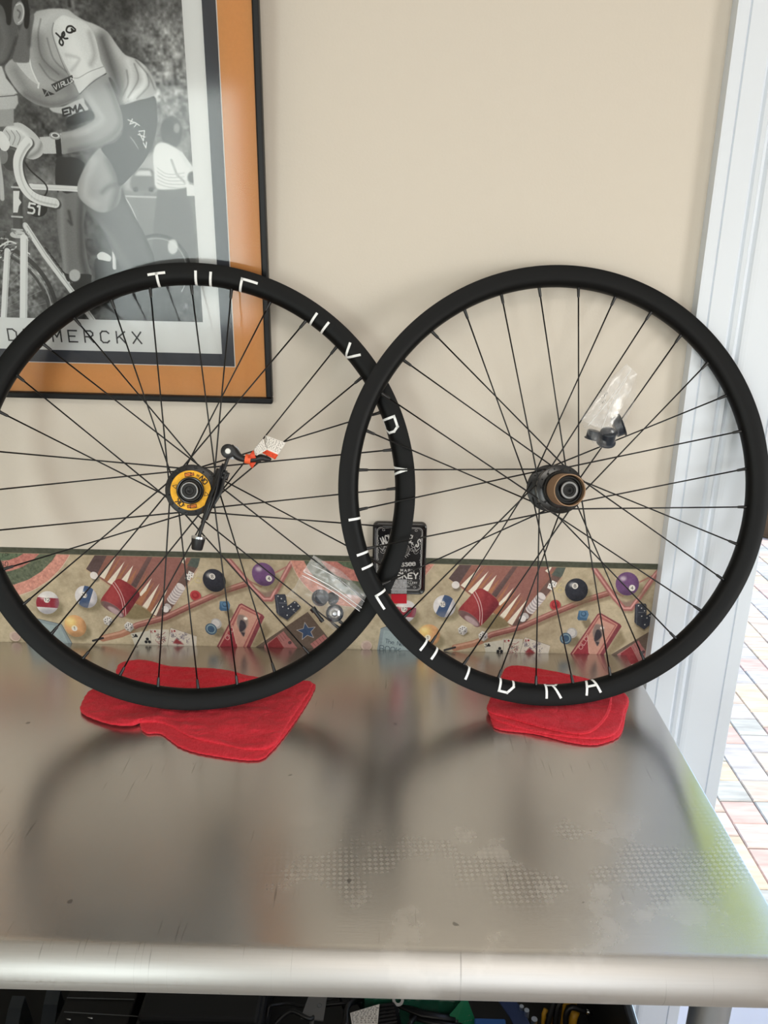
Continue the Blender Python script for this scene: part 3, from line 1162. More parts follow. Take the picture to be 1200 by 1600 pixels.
for (r, y) in prf:
    for k in range(NS):
        a = 2 * pi * k / NS
        rag = mnoise.noise(Vector((math.cos(a) * 3, math.sin(a) * 3, 2))) * .0007
        vs.append((r * math.sin(a), y + (rag if y < -.05 else 0), r * math.cos(a)))
for i in range(len(prf)):
    j = (i + 1) % len(prf)
    for k in range(NS):
        fs.append((i * NS + k, i * NS + (k + 1) % NS, j * NS + (k + 1) % NS, j * NS + k))
tag(tube.add(vs, fs, TR_).build('card_tube', M_kraft, wr, smooth=True, angle=40), label='brown cardboard tube over the freehub')
MB().lathe([(.0203, -.0255), (.0203, -.052), (.0190, -.0535), (.0168, -.0535), (.0160, -.050), (.0130, -.050), (.0125, -.052), (.0120, -.0575), (.0112, -.0582), (.0062, -.0582), (.0056, -.0570), (.0030, -.0570), (.0028, -.050), (0, -.050)], 56, TR_).build('axle_end_cap', gloss, wr, smooth=True, angle=30)
MB().lathe([(.0094, -.0585), (.0118, -.0585), (.0121, -.0578), (.0092, -.0578)], 56, TR_, closed=True).build('bearing_seal', M_silver, wr, smooth=True, angle=30)


# ================================================================== quick release skewer tied to the left wheel
def wp(px, py, yl):
    o = cenL + RL @ Vector((0, yl, 0))
    return at_plane(px, py, o, (RL @ Vector((0, -1, 0))))


def wpr(px, py, yl):
    o = cenR + RR @ Vector((0, yl, 0))
    return at_plane(px, py, o, (RR @ Vector((0, -1, 0))))


skew = empty('quick_release_skewer', wp(357, 705, -.05), label='black quick release skewer with white pivot and orange tag, strapped across the left hub', cat='skewer')
bpy.context.view_layer.update()
YS = -.050
nL = (RL @ Vector((0, -1, 0))).normalized()


def sk(mb, name, mt, par=None, **k):
    o = mb.build(name, mt, None, smooth=True, angle=k.pop('angle', 45))
    fixpar(o, skew)
    if par is not None:
        o.parent = par
    tag(o, **k)
    return o


p = lambda x, y, d=0: wp(x, y, YS - d)
sk(MB().tube([p(356, 716), p(340, 762), p(323, 800), p(311, 838)], .0024, 10), 'rod', M_blk)
c0 = p(357, 705)
sk(MB().tube([c0 + nL * .007, c0 + nL * .006, c0 - nL * .006, c0 - nL * .007], [.0086, .0098, .0098, .0086], 28), 'cam_head', M_blkpl)
c1 = p(364, 707)
sk(MB().tube([c1 - nL * .002, c1 - nL * .008], [.0096, .0090], 24), 'cam_body', M_silver)
sk(MB().tube([c0 + nL * .0085, c0 + nL * .0068], [.0034, .0040], 20), 'pivot_pin', mat('white_pin', srgb(225, 226, 222), .4), label='white pivot pin')
lv = catmull([p(359, 700), p(366, 706), p(372, 713), p(381, 717), p(389, 718), p(399, 717), p(408, 715), p(418, 717), p(424, 718)], False, 6)
sk(MB().tube([Vector(q) for q in lv], [float(np.interp(i / (len(lv) - 1), [0, .2, .45, .7, .9, 1], [.0078, .0072, .0048, .0062, .0042, .0012])) for i in range(len(lv))], 12, flat=.8), 'lever', M_blkpl)
sk(MB().tube([p(383, 716.5), p(392, 718)], .0066, 18), 'orange_band', M_orange, label='orange band round the lever')
nd = (p(308, 860) - p(311, 838)).normalized()
n0 = p(310.5, 838)
sk(MB().tube([n0, n0 + nd * .003], .0098, 26), 'nut_washer', M_silver)
sk(MB().tube([n0 + nd * .003, n0 + nd * .0045, n0 + nd * .017, n0 + nd * .019], [.0096, .0094, .0078, .0066], 14), 'nut', M_blkpl, angle=30)
for (a, b, cc, ww) in (((350, 725), (333, 764), (318, 802), .0040), ((346, 728), (338, 770), (322, 812), .0045), ((352, 735), (344, 768), (331, 790), .0035), ((341, 732), (331, 770), (316, 818), .0030)):
    Q = catmull([p(*a, .002), p(*b, .006), p(*cc, .002)], False, 8)
    sk(MB().tube([Vector(q) for q in Q], ww, 10, flat=.45), 'strap', M_blkpl)
sk(MB().tube([p(349, 739, .002), p(356, 741, .002), p(354, 748, .002), p(347, 746, .002)], .0034, 10), 'strap_buckle', M_blkpl)


def tag_paint(wpx, hpx, seed, band):
    pt = Paint(wpx, hpx, lambda x, y: (x * wpx, y * hpx), (226, 221, 214))
    rs = random.Random(seed)
    nl = 9
    y1 = .98 if not band else .70
    for i in range(nl):
        y = .05 + (y1 - .1) * i / nl
        x = .04
        while x < .92:
            L = rs.uniform(.05, .14)
            pt.text(''.join(rs.choice('ABEHKMNRSTW') for _ in range(max(1, int(L / .04)))), (x, y), (.028, 0), (0, .048 if band else .06), 1.35, 1.6, (60, 55, 52))
            x += L + .04
    if band:
        pt.poly([(0, .72), (1, .72), (1, 1), (0, 1)], (222, 76, 40))
        pt.text('WARNING', (.16, .79), (.065, 0), (0, .13), 1.5, 3, (120, 36, 20))
    return pt


def flag(name, px4, d, im, bend=.003, nseg=10):
    A, B, C_, D = [p(x, y, d) for x, y in px4]   # bl br tr tl
    vs, fs, uv = [], [], []
    for j in range(nseg + 1):
        for i in range(nseg + 1):
            s_, t_ = i / nseg, j / nseg
            q = A.lerp(B, s_).lerp(D.lerp(C_, s_), t_) + nL * math.sin(s_ * pi) * bend
            vs.append(q)
            uv.append((s_, t_))
    for j in range(nseg):
        for i in range(nseg):
            a = j * (nseg + 1) + i
            fs.append((a, a + 1, a + nseg + 2, a + nseg + 1))
    mt = mat_print(name + '_print', im, .6)
    o = MB().add(vs, fs).build(name, mt, None, smooth=True, fix=False)
    u = o.data.uv_layers.new(name='UVMap')
    for lp in o.data.loops:
        u.data[lp.index].uv = uv[lp.vertex_index]
    sm = o.modifiers.new('thick', 'SOLIDIFY')
    sm.thickness = .0003
    fixpar(o, skew)
    return o


o = flag('warning_tag', [(410, 708), (430, 718), (447, 692), (415, 680)], .004, tag_paint(260, 300, 3, True).image('tag_print_back'))
tag(o, label='white paper tag with small print and orange band')
o = flag('tag_fold', [(401, 712), (417, 703), (411, 685), (396, 703)], .007, tag_paint(200, 260, 5, False).image('tag_print_front'), .001)
sk(MB().add([p(396, 703, .006), p(388, 713, .006), p(387, 717, .006), p(400, 716, .006)], [(0, 1, 2, 3)]), 'orange_flap', mat('orange_card', srgb(214, 72, 38), .6))
sk(MB().add([p(389, 721, .001), p(401, 721, .001), p(394, 732, .001), p(390, 727, .001)], [(0, 1, 2, 3)]), 'orange_flap', bpy.data.materials['orange_card'])
for o in skew.children:
    if o.name.startswith('orange_flap'):
        sm = o.modifiers.new('thick', 'SOLIDIFY')
        sm.thickness = .0004


# ================================================================== clear bags in the spokes
def baggy(name, seed, tint=(.95, .95, .96), opac=.13):
    m = bpy.data.materials.new(name)
    m.use_nodes = True
    t = m.node_tree
    N, Lk = t.nodes, t.links
    for n_ in list(N):
        if n_.type != 'OUTPUT_MATERIAL':
            N.remove(n_)
    out = [n_ for n_ in N if n_.type == 'OUTPUT_MATERIAL'][0]
    tr = N.new('ShaderNodeBsdfTransparent')
    gl = N.new('ShaderNodeBsdfGlossy')
    gl.inputs['Roughness'].default_value = .16
    df = N.new('ShaderNodeBsdfDiffuse')
    df.inputs['Color'].default_value = (*tint, 1)
    m1 = N.new('ShaderNodeMixShader')
    m1.inputs[0].default_value = .30
    m2 = N.new('ShaderNodeMixShader')
    Lk.new(df.outputs[0], m1.inputs[1])
    Lk.new(gl.outputs[0], m1.inputs[2])
    Lk.new(tr.outputs[0], m2.inputs[1])
    Lk.new(m1.outputs[0], m2.inputs[2])
    tc = N.new('ShaderNodeTexCoord')
    nz = N.new('ShaderNodeTexNoise')
    nz.inputs['Scale'].default_value = 32
    nz.inputs['Detail'].default_value = 3
    nz.inputs['Distortion'].default_value = 1.5
    Lk.new(tc.outputs['Object'], nz.inputs['Vector'])
    mr = N.new('ShaderNodeMapRange')
    mr.inputs[1].default_value = .38
    mr.inputs[2].default_value = .75
    mr.inputs[3].default_value = opac * .35
    mr.inputs[4].default_value = opac * 1.5
    Lk.new(nz.outputs['Fac'], mr.inputs[0])
    Lk.new(mr.outputs[0], m2.inputs[0])
    bp = N.new('ShaderNodeBump')
    bp.inputs['Strength'].default_value = .35
    bp.inputs['Distance'].default_value = .0015
    Lk.new(nz.outputs['Fac'], bp.inputs['Height'])
    Lk.new(bp.outputs[0], gl.inputs['Normal'])
    Lk.new(m2.outputs[0], out.inputs[0])
    return m


M_bag = baggy('clear_plastic_film', 1)
M_bag2 = baggy('clear_plastic_layer', 2, opac=.20)
M_seal = mat('plastic_seal_edge', srgb(235, 236, 238), .3)


def film(name, outline, depth, mt, par, wf, seed, K=12, amp=.0022):
    """two sided pouch skin from a picture outline"""
    o_ = np.array(outline, float)
    pts = np.concatenate([o_[i - 1] + (o_[i] - o_[i - 1]) * np.linspace(0, 1, 7)[:-1, None] for i in range(len(o_))])
    c = pts.mean(0)
    N_ = len(pts)
    vs, fs = [], []
    n0 = None
    for side in (0, 1):
        for k in range(K + 1):
            f = k / K
            for i in range(N_):
                q = c + (pts[i] - c) * f
                w_ = (1 - f ** 3)
                bulge = depth * w_ * (1 if side == 0 else -1)
                nn = mnoise.noise(Vector((q[0] * .09, q[1] * .09, seed + side * 3))) * amp * (1 + f)
                vs.append(wf(q[0], q[1], bulge + nn))
    for side in (0, 1):
        b0 = side * (K + 1) * N_
        for k in range(K):
            for i in range(N_):
                a, b = b0 + k * N_ + i, b0 + k * N_ + (i + 1) % N_
                fs.append((a, b, b + N_, a + N_))
    o = MB().add(vs, fs).build(name, mt, None, smooth=True, fix=False)
    return fixpar(o, par)


def cap_thing(loc, axis, r, L, label, group, name='end_cap', cat='end cap'):
    z = Vector(axis).normalized()
    q = z.to_track_quat('Y', 'Z').to_matrix().to_4x4()
    root = empty(name, mat=Matrix.Translation(loc) @ q, label=label, cat=cat, group=group)
    MB().lathe([(0, L), (r * .9, L), (r, L * .93), (r, L * .1), (r * 1.18, 0.0), (r * 1.18, -L * .08), (r * .8, -L * .08), (r * .76, L * .7), (0, L * .7)], 32).build('cap_body', M_cap, root, smooth=True, angle=35)
    MB().lathe([(r * .35, -L * .02), (r * .58, -L * .02), (r * .60, L * .68), (r * .33, L * .68)], 24, closed=True).build('bore', gloss, root, smooth=True, angle=35)
    return root


wfR = lambda x, y, d: wpr(x, y, -.002 - d)
bagR = empty('plastic_bag', wpr(950, 640, 0), label='clear plastic bag of dark end caps wedged in the spokes of the right wheel', cat='plastic bag')
bpy.context.view_layer.update()
film('bag_film', [(979, 568), (996, 584), (994, 612), (989, 636), (978, 658), (962, 690), (945, 702), (928, 696), (920, 680), (906, 657), (918, 636), (938, 608), (960, 584)], .015, M_bag, bagR, wfR, 3)
film('printed_header', [(979, 569), (996, 584), (985, 612), (954, 669), (933, 668), (907, 656), (930, 624), (955, 592)], .0035, M_bag2, bagR, lambda x, y, d: wpr(x, y, -.013 - d), 8, amp=.001)


def strip(name, pts, wd, mt, par, wf, d):
    Q = catmull([wf(x, y, d) for x, y in pts], False, 5) if len(pts) > 2 else [wf(x, y, d) for x, y in pts]
    o = MB().tube([Vector(q) for q in Q], wd, 6).build(name, mt, None, smooth=True)
    return fixpar(o, par)


strip('seal_line', [(986, 578), (962, 612), (940, 640), (919, 665)], .0004, M_seal, bagR, wfR, .016)
strip('seal_line', [(980, 590), (962, 620), (950, 645), (941, 668)], .0004, M_seal, bagR, wfR, .016)
for k, (x, y) in enumerate([(935, 614), (940, 622), (944, 617), (941, 629)]):
    tb = MB()
    for j in range(3):
        tb.tube([wpr(x + j * 2.0, y - j * 1.6 - 1.5, -.022), wpr(x + j * 2.0 + .8, y - j * 1.6 + 1.5, -.022)], .00032, 5)
    fixpar(tb.build('small_print', M_blk, None), bagR)
cg = None
ax = RR @ Vector((.35, -1, -.25))
cap_thing(wpr(972, 664, .006), RR @ Vector((-.93, .25, -.35)), .0148, .012, 'largest dark end cap at the upper right inside the right bag', 'end caps in the right bag')
cap_thing(wpr(947, 690, .004), RR @ Vector((-.05, -.65, .75)), .0118, .019, 'dark end cap at the bottom corner of the right bag', 'end caps in the right bag')
cap_thing(wpr(925, 685, .006), RR @ Vector((.2, -.3, 1)), .0095, .012, 'smallest dark end cap at the lower left inside the right bag', 'end caps in the right bag')

wfL = lambda x, y, d: wp(x, y, .004 - d)
bagL = empty('zip_bag', wp(520, 925, 0), label='clear zip bag of small dark parts wedged low in the spokes of the left wheel', cat='plastic bag')
bpy.context.view_layer.update()
film('bag_film', [(490, 867), (534, 892), (572, 926), (573, 938), (563, 956), (545, 966), (524, 987), (506, 972), (480, 945), (446, 931), (460, 918), (473, 893)], .014, M_bag, bagL, wfL, 5)
film('zip_header', [(490, 868), (534, 893), (573, 930), (562, 956), (520, 922), (473, 893)], .0035, M_bag2, bagL, lambda x, y, d: wp(x, y, -.010 - d), 12, amp=.001)
strip('zip_seal', [(475, 894), (520, 918), (565, 950)], .0007, M_seal, bagL, wfL, .018)
strip('zip_seal', [(472, 899), (518, 923), (562, 955)], .0006, M_seal, bagL, wfL, .018)
strip('zip_seal', [(486, 882), (530, 905), (569, 940)], .0005, M_seal, bagL, wfL, .018)
for k in range(5):
    x, y = 527 + k * 3.0, 904 + k * 1.6
    fixpar(MB().tube([wp(x, y - 1.2, -.018), wp(x + .9, y + 1.2, -.018)], .0004, 5).build('small_print', M_blk, None), bagL)
# things in it
cap_thing(wp(500, 934, .004), RL @ Vector((.3, -1, .3)), .0105, .012, 'dark grommet at the upper left inside the zip bag', 'parts in the zip bag', 'rubber_grommet', 'grommet')
cap_thing(wp(521, 937, .004), RL @ Vector((-.5, -.6, .6)), .0075, .010, 'dark grommet in the middle of the zip bag', 'parts in the zip bag', 'rubber_grommet', 'grommet')
vn = empty('valve_nut', wp(523, 958, .0), label='round black ring with a shiny metal centre at the bottom of the zip bag', cat='nut', group='parts in the zip bag')
vn.rotation_euler = RL.to_euler()
bpy.context.view_layer.update()
MB().lathe([(.0085, -.003), (.0105, -.005), (.0128, -.003), (.0128, .003), (.0105, .005), (.0085, .003)], 40, None, closed=True).build('rubber_ring', M_cap, vn, smooth=True, angle=60)
MB().lathe([(0, -.0042), (.003, -.0045), (.0052, -.0030), (.0086, -.0018), (.0086, .002), (0, .002)], 6, None).build('metal_centre', M_silver, vn, smooth=False)
vs_ = empty('tubeless_valve', wp(495, 958, 0), label='short black valve stem lying at the lower left of the zip bag', cat='valve', group='parts in the zip bag')
bpy.context.view_layer.update()
a_, b_ = wp(488, 950, 0), wp(501, 967, 0)
fixpar(MB().tube([a_, a_.lerp(b_, .3), a_.lerp(b_, .32), b_], [.0048, .0045, .0028, .0028], 14).build('stem', M_blk, None, smooth=True, angle=40), vs_)
fixpar(MB().tube([b_, b_ + (b_ - a_) * .25], [.0036, .0030], 12).build('stem_cap', M_blkpl, None, smooth=True, angle=40), vs_)
vs2 = empty('tubeless_valve', wp(536, 962, 0), label='thin black valve stem poking out at the lower right of the zip bag', cat='valve', group='parts in the zip bag')
bpy.context.view_layer.update()
a_, b_ = wp(530, 970, 0.003), wp(541, 980, 0.003)
fixpar(MB().tube([a_, a_.lerp(b_, .5), b_], [.0026, .0022, .0018], 12).build('stem', M_blk, None, smooth=True, angle=40), vs2)
fixpar(MB().tube([b_, b_ + (b_ - a_) * .3], [.0025, .0022], 12).build('stem_cap', M_blkpl, None, smooth=True, angle=40), vs2)
# ================================================================== wallpaper border with painted games
def wallpt(x, y):
    q = at_y(x, y, 0)
    return q.x, q.z


BT0, BT1 = Vector(wallpt(0, 854.5)), Vector(wallpt(1027, 881))
bu = (BT1 - BT0).normalized()          # along the border
bv = Vector((-bu.y, bu.x))              # up
if bv.y < 0:
    bv = -bv
K_ = 2400                               # canvas pixels per metre


def bloc(x, y):
    q = Vector(wallpt(x, y)) - BT0
    return q.dot(bu), -q.dot(bv)        # along, down (metres)


A10, B10 = bloc(135, 933.5), bloc(695, 946)
PER = B10[0] - A10[0]
DY = B10[1] - A10[1]
B_L, B_R = -.74, bloc(1027, 881)[0]
B_R = (Vector((XC, BT1.y)) - BT0).dot(bu) + .002
B_H = .185
CW, CH = int((B_R - B_L) * K_), int(B_H * K_)


def zmap(ox, oy, s, pts):
    return [(ox + x / s, oy + y / s) for x, y in pts]


def z6(*p):
    return zmap(620, 870, 4.615, p)


def z8(*p):
    return zmap(860, 870, 6.667, p)


def zd(*p):       # first repeat, lower right motifs
    return zmap(360, 850, 5, p)


def zb(*p):
    return zmap(0, 850, 6, p)


class Rep(Paint):
    """draws every motif once per repeat of the paper; source coordinates of either repeat"""
    shift = 0.0

    def __init__(s):
        super().__init__(CW, CH, None, (186, 168, 136))
        s.first = False
        s.fn = s.mapf

    def mapf(s, x, y):
        a, d = bloc(x, y)
        if s.first:
            a += PER
            d += DY
        return ((a + s.shift - B_L) * K_, d * K_)


def draw_border():
    p = Rep()
    n1, n2, n3 = cloud(CH, CW, 70, 31), cloud(CH, CW, 22, 32), cloud(CH, CW, 7, 33)
    p.a += (n1 * 12 + n2 * 9 + n3 * 4)[..., None] * np.array([1, 1, .9], np.float32)

    def ball(c, r, col, num, nc, band=None, rot=0, hl=None):
        p.ell((c[0] + r * .25, c[1] + r * .55), r * 1.15, r * .8, (120, 108, 78), blur=12, al=.7)
        p.ell(c, r, r, col, setclip=True)
        if band:
            a = math.radians(rot)
            q = []
            for (X, Y) in ((-1.3, -.42), (1.3, -.42), (1.3, .42), (-1.3, .42)):
                q.append((c[0] + r * (X * math.cos(a) - Y * math.sin(a)), c[1] + r * (X * math.sin(a) + Y * math.cos(a))))
            p.poly(q, band)
        dk = tuple(v * .62 for v in (band or col))
        p.ell((c[0] + r * .1, c[1] + r * .95), r * 1.0, r * .45, dk if not band else (120, 118, 130), blur=14, al=.55)
        p.ell((c[0] + r * 1.0, c[1] + r * .1), r * .35, r * .8, dk if not band else (130, 128, 140), blur=12, al=.5)
        p.ell(hl or (c[0] - r * .35, c[1] - r * .45), r * .28, r * .2, (250, 245, 240), blur=9, al=.6)
        p.clip = None
        p.ell(nc, r * .27, r * .27, (222, 216, 206))
        h = r * .26
        wd = h * .7
        t = str(num)
        p.text(t, (nc[0] - wd * (.5 if len(t) == 1 else 1.15), nc[1] - h / 2), (wd, 0), (0, h), 1.35, 1.8, (50, 45, 50))

    for rep in (-2, -1, 0):
        p.shift = rep * PER
        # ---- dart board (coordinates of the left repeat)
        p.first = True
        for R_, c in ((124, (212, 140, 122)), (106, (98, 106, 84)), (84, (196, 118, 106)), (67, (92, 108, 82)), (44, (196, 120, 105)), (20, (96, 106, 84))):
            p.ell((0, 812), R_, R_, c, setclip=(R_ == 124))
            if R_ == 124:
                base_clip = p.clip
        p.clip = base_clip
        p.a += (cloud(CH, CW, 8, 40 + rep) * 14 + cloud(CH, CW, 4, 50 + rep) * 10)[..., None] * p.clip[..., None] * np.array([1, .9, .7], np.float32)
        p.clip = None
        p.line([(124 * math.cos(t), 812 + 124 * math.sin(t)) for t in np.linspace(0, pi, 40)], 2, (226, 190, 176), al=.8)
        for t_, y in (('75', 864), ('50', 880), ('25', 898), ('10', 916)):
            p.text(t_, (3 if t_ != '10' else 9, y), (4.2, 0), (0, 6.5), 1.5, 2.2, (52, 56, 46))
        # ---- book
        p.poly([(596, 984), (603, 979), (660, 988), (705, 1045), (585, 1045)] if False else [(565 - 565 + 0, 0), (0, 0), (0, 0)], 0) if False else None
        p.first = False
        # poker book and chip at the left end of the right repeat
        q = lambda *a: [(x, y) for x, y in a]
        p.poly(q((587, 1035), (596, 982), (604, 979), (650, 990), (662, 1020), (655, 1045)), (132, 146, 150))
        p.poly(q((593, 1035), (601, 984), (648, 994), (656, 1020), (650, 1040)), (148, 164, 166))
        p.line(q((596, 982), (604, 979), (650, 990), (662, 1020)), 2.5, (86, 92, 98))
        p.text('The New', (604, 998), (4.0, .8), (-.8, 6), 1.15, 1.8, (60, 74, 84))
        p.text('BOOK', (595, 1008), (6.5, 1), (-1, 9), 1.3, 3.2, (84, 100, 108))
        p.ell((574, 1011), 9, 8, (140, 122, 96), blur=5)
        p.ell((573.5, 1008.5), 8.8, 8, (205, 180, 162))
        p.ell((574.5, 1009), 6.5, 6, (190, 158, 146))
        # ---- backgammon board
        p.poly(z6((380, 155), (455, 60), (470, 40), (1240, 40), (1200, 135), (890, 530), (820, 492), (700, 405), (470, 222)), (150, 96, 82), setclip=True)
        bc = p.clip
        p.poly(z6((370, 160), (450, 30), (565, 30), (440, 215)), (96, 76, 74))
        p.poly(z6((690, 270), (870, 30), (905, 30), (722, 292)), (88, 72, 70))
        for g in (((700, 70), (620, 30), (1000, 30), (880, 90)),):
            p.poly(z6((560, 30), (900, 30), (700, 265), (600, 235)), (158, 100, 92), blur=20, al=.5)
            p.poly(z6((900, 30), (1180, 30), (960, 300), (740, 300)), (150, 96, 90), blur=20, al=.6)
        W = (232, 220, 198)
        Br = (176, 112, 76)
        for a, b, c, col in (((466, 205), (502, 228), (612, 66), W), ((502, 230), (522, 245), (660, 50), Br), ((520, 248), (556, 272), (670, 100), W), ((556, 262), (580, 280), (705, 105), Br),
                             ((620, 238), (664, 248), (728, 128), W), ((664, 250), (688, 265), (755, 150), Br), ((722, 318), (738, 340), (826, 180), Br), ((734, 340), (764, 360), (850, 220), W),
                             ((700, 398), (738, 420), (866, 245), Br), ((742, 430), (778, 452), (900, 258), W), ((770, 455), (800, 474), (915, 280), Br), ((798, 474), (838, 492), (950, 302), W), ((1075, 100), (1100, 118), (1130, 60), W), ((1110, 120), (1140, 130), (1180, 70), Br)):
            p.poly(z6(a, b, c), col)
        # chip tray
        p.poly(z6((838, 492), (905, 530), (1235, 110), (1180, 70)), (112, 84, 76))
        p.poly(z6((1120, 130), (1170, 60), (1260, 60), (1190, 150)), (84, 94, 86), blur=4)
        p.clip = None
        p.line(z6((372, 157), (470, 228), (820, 496), (893, 532)), 2.5, (196, 160, 120), al=.8)
        p.line(z6((893, 532), (1195, 150)), 3, (186, 140, 116))
        # chips
        for k in range(13):
            x, y = 965 + k * 7.2, 385 - k * 8.6
            p.ell(z6((x, y))[0], 7.2, 4.4, (214, 204, 200) if k % 2 == 0 else (170, 158, 158), rot=40)
        p.ell(z6((935, 425))[0], 5.5, 4.2, (190, 184, 182), rot=40)
        p.ell(z6((913, 445))[0], 5.4, 5.0, (228, 224, 220))
        for (x, y) in ((1135, 195), (1112, 215)):
            p.poly(z6((x - 8, y - 28), (x + 28, y - 8), (x + 12, y + 26), (x - 22, y + 8)), (226, 222, 216))
            for dx, dy in ((-4, -8), (8, 6), (12, -8)):
                p.ell(z6((x + dx, y + dy))[0], .8, .8, (60, 55, 60))
        p.line(z6((1125, 262), (1192, 190)), 3, (206, 190, 140))
        p.line([(876.5 + 5 * math.cos(t), 921.5 + 4 * math.sin(t)) for t in np.linspace(0, 6.2, 20)], 2.5, (206, 186, 120))
        # single white chip, red chip
        p.ell(z6((440, 225))[0], 6, 5, (128, 116, 96), blur=6)
        p.ell(z6((430, 202))[0], 6.2, 5.8, (222, 214, 208))
        p.ell((869.5, 947), 9, 8.5, (140, 110, 90), blur=5)
        p.ell((868.8, 945), 8.5, 8, (196, 62, 64))
        p.ell((868.8, 945), 5.6, 5.2, (168, 40, 46))
        p.ell((868.0, 944), 3.2, 2.9, (190, 60, 62))
        # ---- dice cup with its shadow
        p.poly(z6((600, 480), (710, 410), (815, 490), (700, 520), (610, 505)), (138, 122, 86), 4, blur=6)
        p.poly(z6((448, 388), (520, 300), (585, 234), (640, 238), (738, 322), (715, 380), (603, 502), (540, 480), (480, 440)), (150, 48, 54), 5, setclip=True)
        p.poly(z6((480, 350), (580, 240), (630, 260), (560, 420)), (176, 62, 62), 4, blur=18, al=.8)
        p.poly(z6((640, 500), (760, 340), (720, 300), (620, 440)), (104, 34, 44), blur=22, al=.7)
        p.line(z6((556, 262), (590, 330), (605, 400), (600, 500)), 2.8, (216, 176, 172), 5)
        p.line(z6((572, 250), (606, 320), (622, 400), (617, 500)), 2.8, (216, 176, 172), 5)
        p.ell(z6((527, 448))[0], 20.5, 8.0, (118, 84, 84), rot=36)
        p.ell(z6((545, 462))[0], 13, 4.5, (178, 150, 150), rot=36, blur=5)
        p.line([(z6((527, 448))[0][0] + 20.5 * math.cos(t) * math.cos(.63) - 8 * math.sin(t) * math.sin(.63), z6((527, 448))[0][1] + 20.5 * math.cos(t) * math.sin(.63) + 8 * math.sin(t) * math.cos(.63)) for t in np.linspace(0, 6.28, 30)], 2, (176, 84, 84), al=.8)
        p.clip = None
        # ---- cue
        cue = z8((612, 378), (360, 455), (0, 602)) + z6((905, 505), (690, 560), (650, 580))
        p.line([(x + 1.5, y + 6) for x, y in cue], 20, (132, 112, 84), soft=6, al=.6)
        p.line(cue, 26, (160, 96, 86))
        p.line([(x - .6, y - 2.0) for x, y in cue], 7, (206, 146, 132), soft=2, al=.9)
        p.line([(x + .8, y + 3.2) for x, y in cue], 4, (120, 66, 62), soft=2, al=.8)
        c2 = z6((645, 592), (560, 625), (425, 655))
        p.line(c2, 29, (178, 118, 92))
        p.line([(x - .5, y - 2.2) for x, y in c2], 9, (210, 156, 128), soft=3)
        p.line(z6((425, 652), (350, 672)), 9, (52, 50, 54))
        # ---- dice
        for (x, y) in ((480, 530), (627, 572)):
            p.poly(z6((x - 28, y + 20), (x + 10, y + 45), (x + 50, y + 20), (x + 20, y)), (130, 116, 84), blur=6)
            p.poly(z6((x - 34, y - 12), (x - 5, y - 38), (x + 32, y - 22), (x + 34, y + 12), (x + 6, y + 36), (x - 28, y + 20)), (196, 190, 184))
            p.poly(z6((x - 34, y - 12), (x - 5, y - 38), (x + 32, y - 22), (x + 4, y + 4)), (224, 220, 214))
            p.poly(z6((x + 4, y + 4), (x + 32, y - 22), (x + 34, y + 12), (x + 6, y + 36)), (168, 162, 160))
            for dx, dy in ((-16, -12), (0, -20), (14, -20), (-2, -8), (-20, 4), (-10, 20), (18, 6)):
                p.ell(z6((x + dx, y + dy))[0], .9, .8, (56, 50, 54))
        # ---- cards
        C1 = (206, 200, 184)
        p.poly(z6((632, 620), (780, 598), (800, 760), (660, 760)), C1)
        p.poly(z6((770, 590), (915, 592), (900, 760), (775, 760)), (212, 204, 188))
        p.line(z6((772, 690), (778, 592)), 1.6, (140, 130, 112))
        p.poly(z6((930, 578), (1112, 640), (1085, 760), (870, 760)), (218, 208, 194))
        p.line(z6((870, 760), (930, 578), (1112, 640)), 1.6, (140, 130, 112))
        p.text('3', z6((640, 628))[0], (3, 0), (0, 4.6), 1.3, 2, (40, 40, 46))
        for dx, dy in ((0, -6), (-6, 4), (6, 4)):
            p.ell(z6((668 + dx, 636 + dy))[0], 1.5, 1.5, (40, 40, 46))
            p.ell(z6((748 + dx * 2, 672 + dy * 2))[0], 2.4, 2.4, (40, 40, 46))
        p.text('K', z6((782, 598))[0], (2.6, 0), (0, 4), 1.3, 1.8, (150, 40, 48))
        p.text('A', z6((930, 594))[0], (2.6, 0), (0, 4), 1.3, 1.8, (160, 40, 48))
        p.ell(z6((812, 604))[0], 1.6, 1.6, (170, 50, 56))
        p.ell(z6((955, 602))[0], 1.6, 1.6, (170, 50, 56))
        rs = random.Random(5)
        for _ in range(26):
            x, y = rs.uniform(812, 882), rs.uniform(620, 690)
            p.line(z6((x, y), (x + rs.uniform(-16, 16), y + rs.uniform(-16, 16)), (x + rs.uniform(-22, 22), y + rs.uniform(-14, 14))), 1.8, rs.choice(((150, 60, 66), (70, 62, 70), (160, 90, 80))), 4, al=.8)
        for _ in range(38):
            x, y = rs.uniform(925, 1050), rs.uniform(620, 690)
            p.line(z6((x, y), (x + rs.uniform(-14, 14), y + rs.uniform(-16, 16)), (x + rs.uniform(-22, 22), y + rs.uniform(-14, 14))), 1.7, rs.choice(((110, 100, 124), (80, 72, 92), (140, 128, 150))), 4, al=.75)
        p.poly(z6((930, 690), (960, 655), (1000, 690), (1010, 700)), (160, 60, 66), blur=3)
        # ---- chalk, blue chip, white chip
        p.poly([(910, 970), (922, 966), (926, 978), (916, 982)], (134, 118, 90), blur=6)
        p.poly(z8((305, 560), (395, 560), (408, 600), (385, 662), (300, 660), (288, 640)), (62, 100, 136))
        p.poly(z8((305, 560), (395, 560), (408, 600), (395, 640), (318, 628)), (84, 124, 158))
        p.ell(z8((355, 595))[0], 4.2, 4.2, (56, 92, 128))
        p.ell(z8((352, 590))[0], 2.6, 2.6, (90, 130, 164))
        p.ell((896, 1001), 11, 9, (134, 120, 92), blur=7)
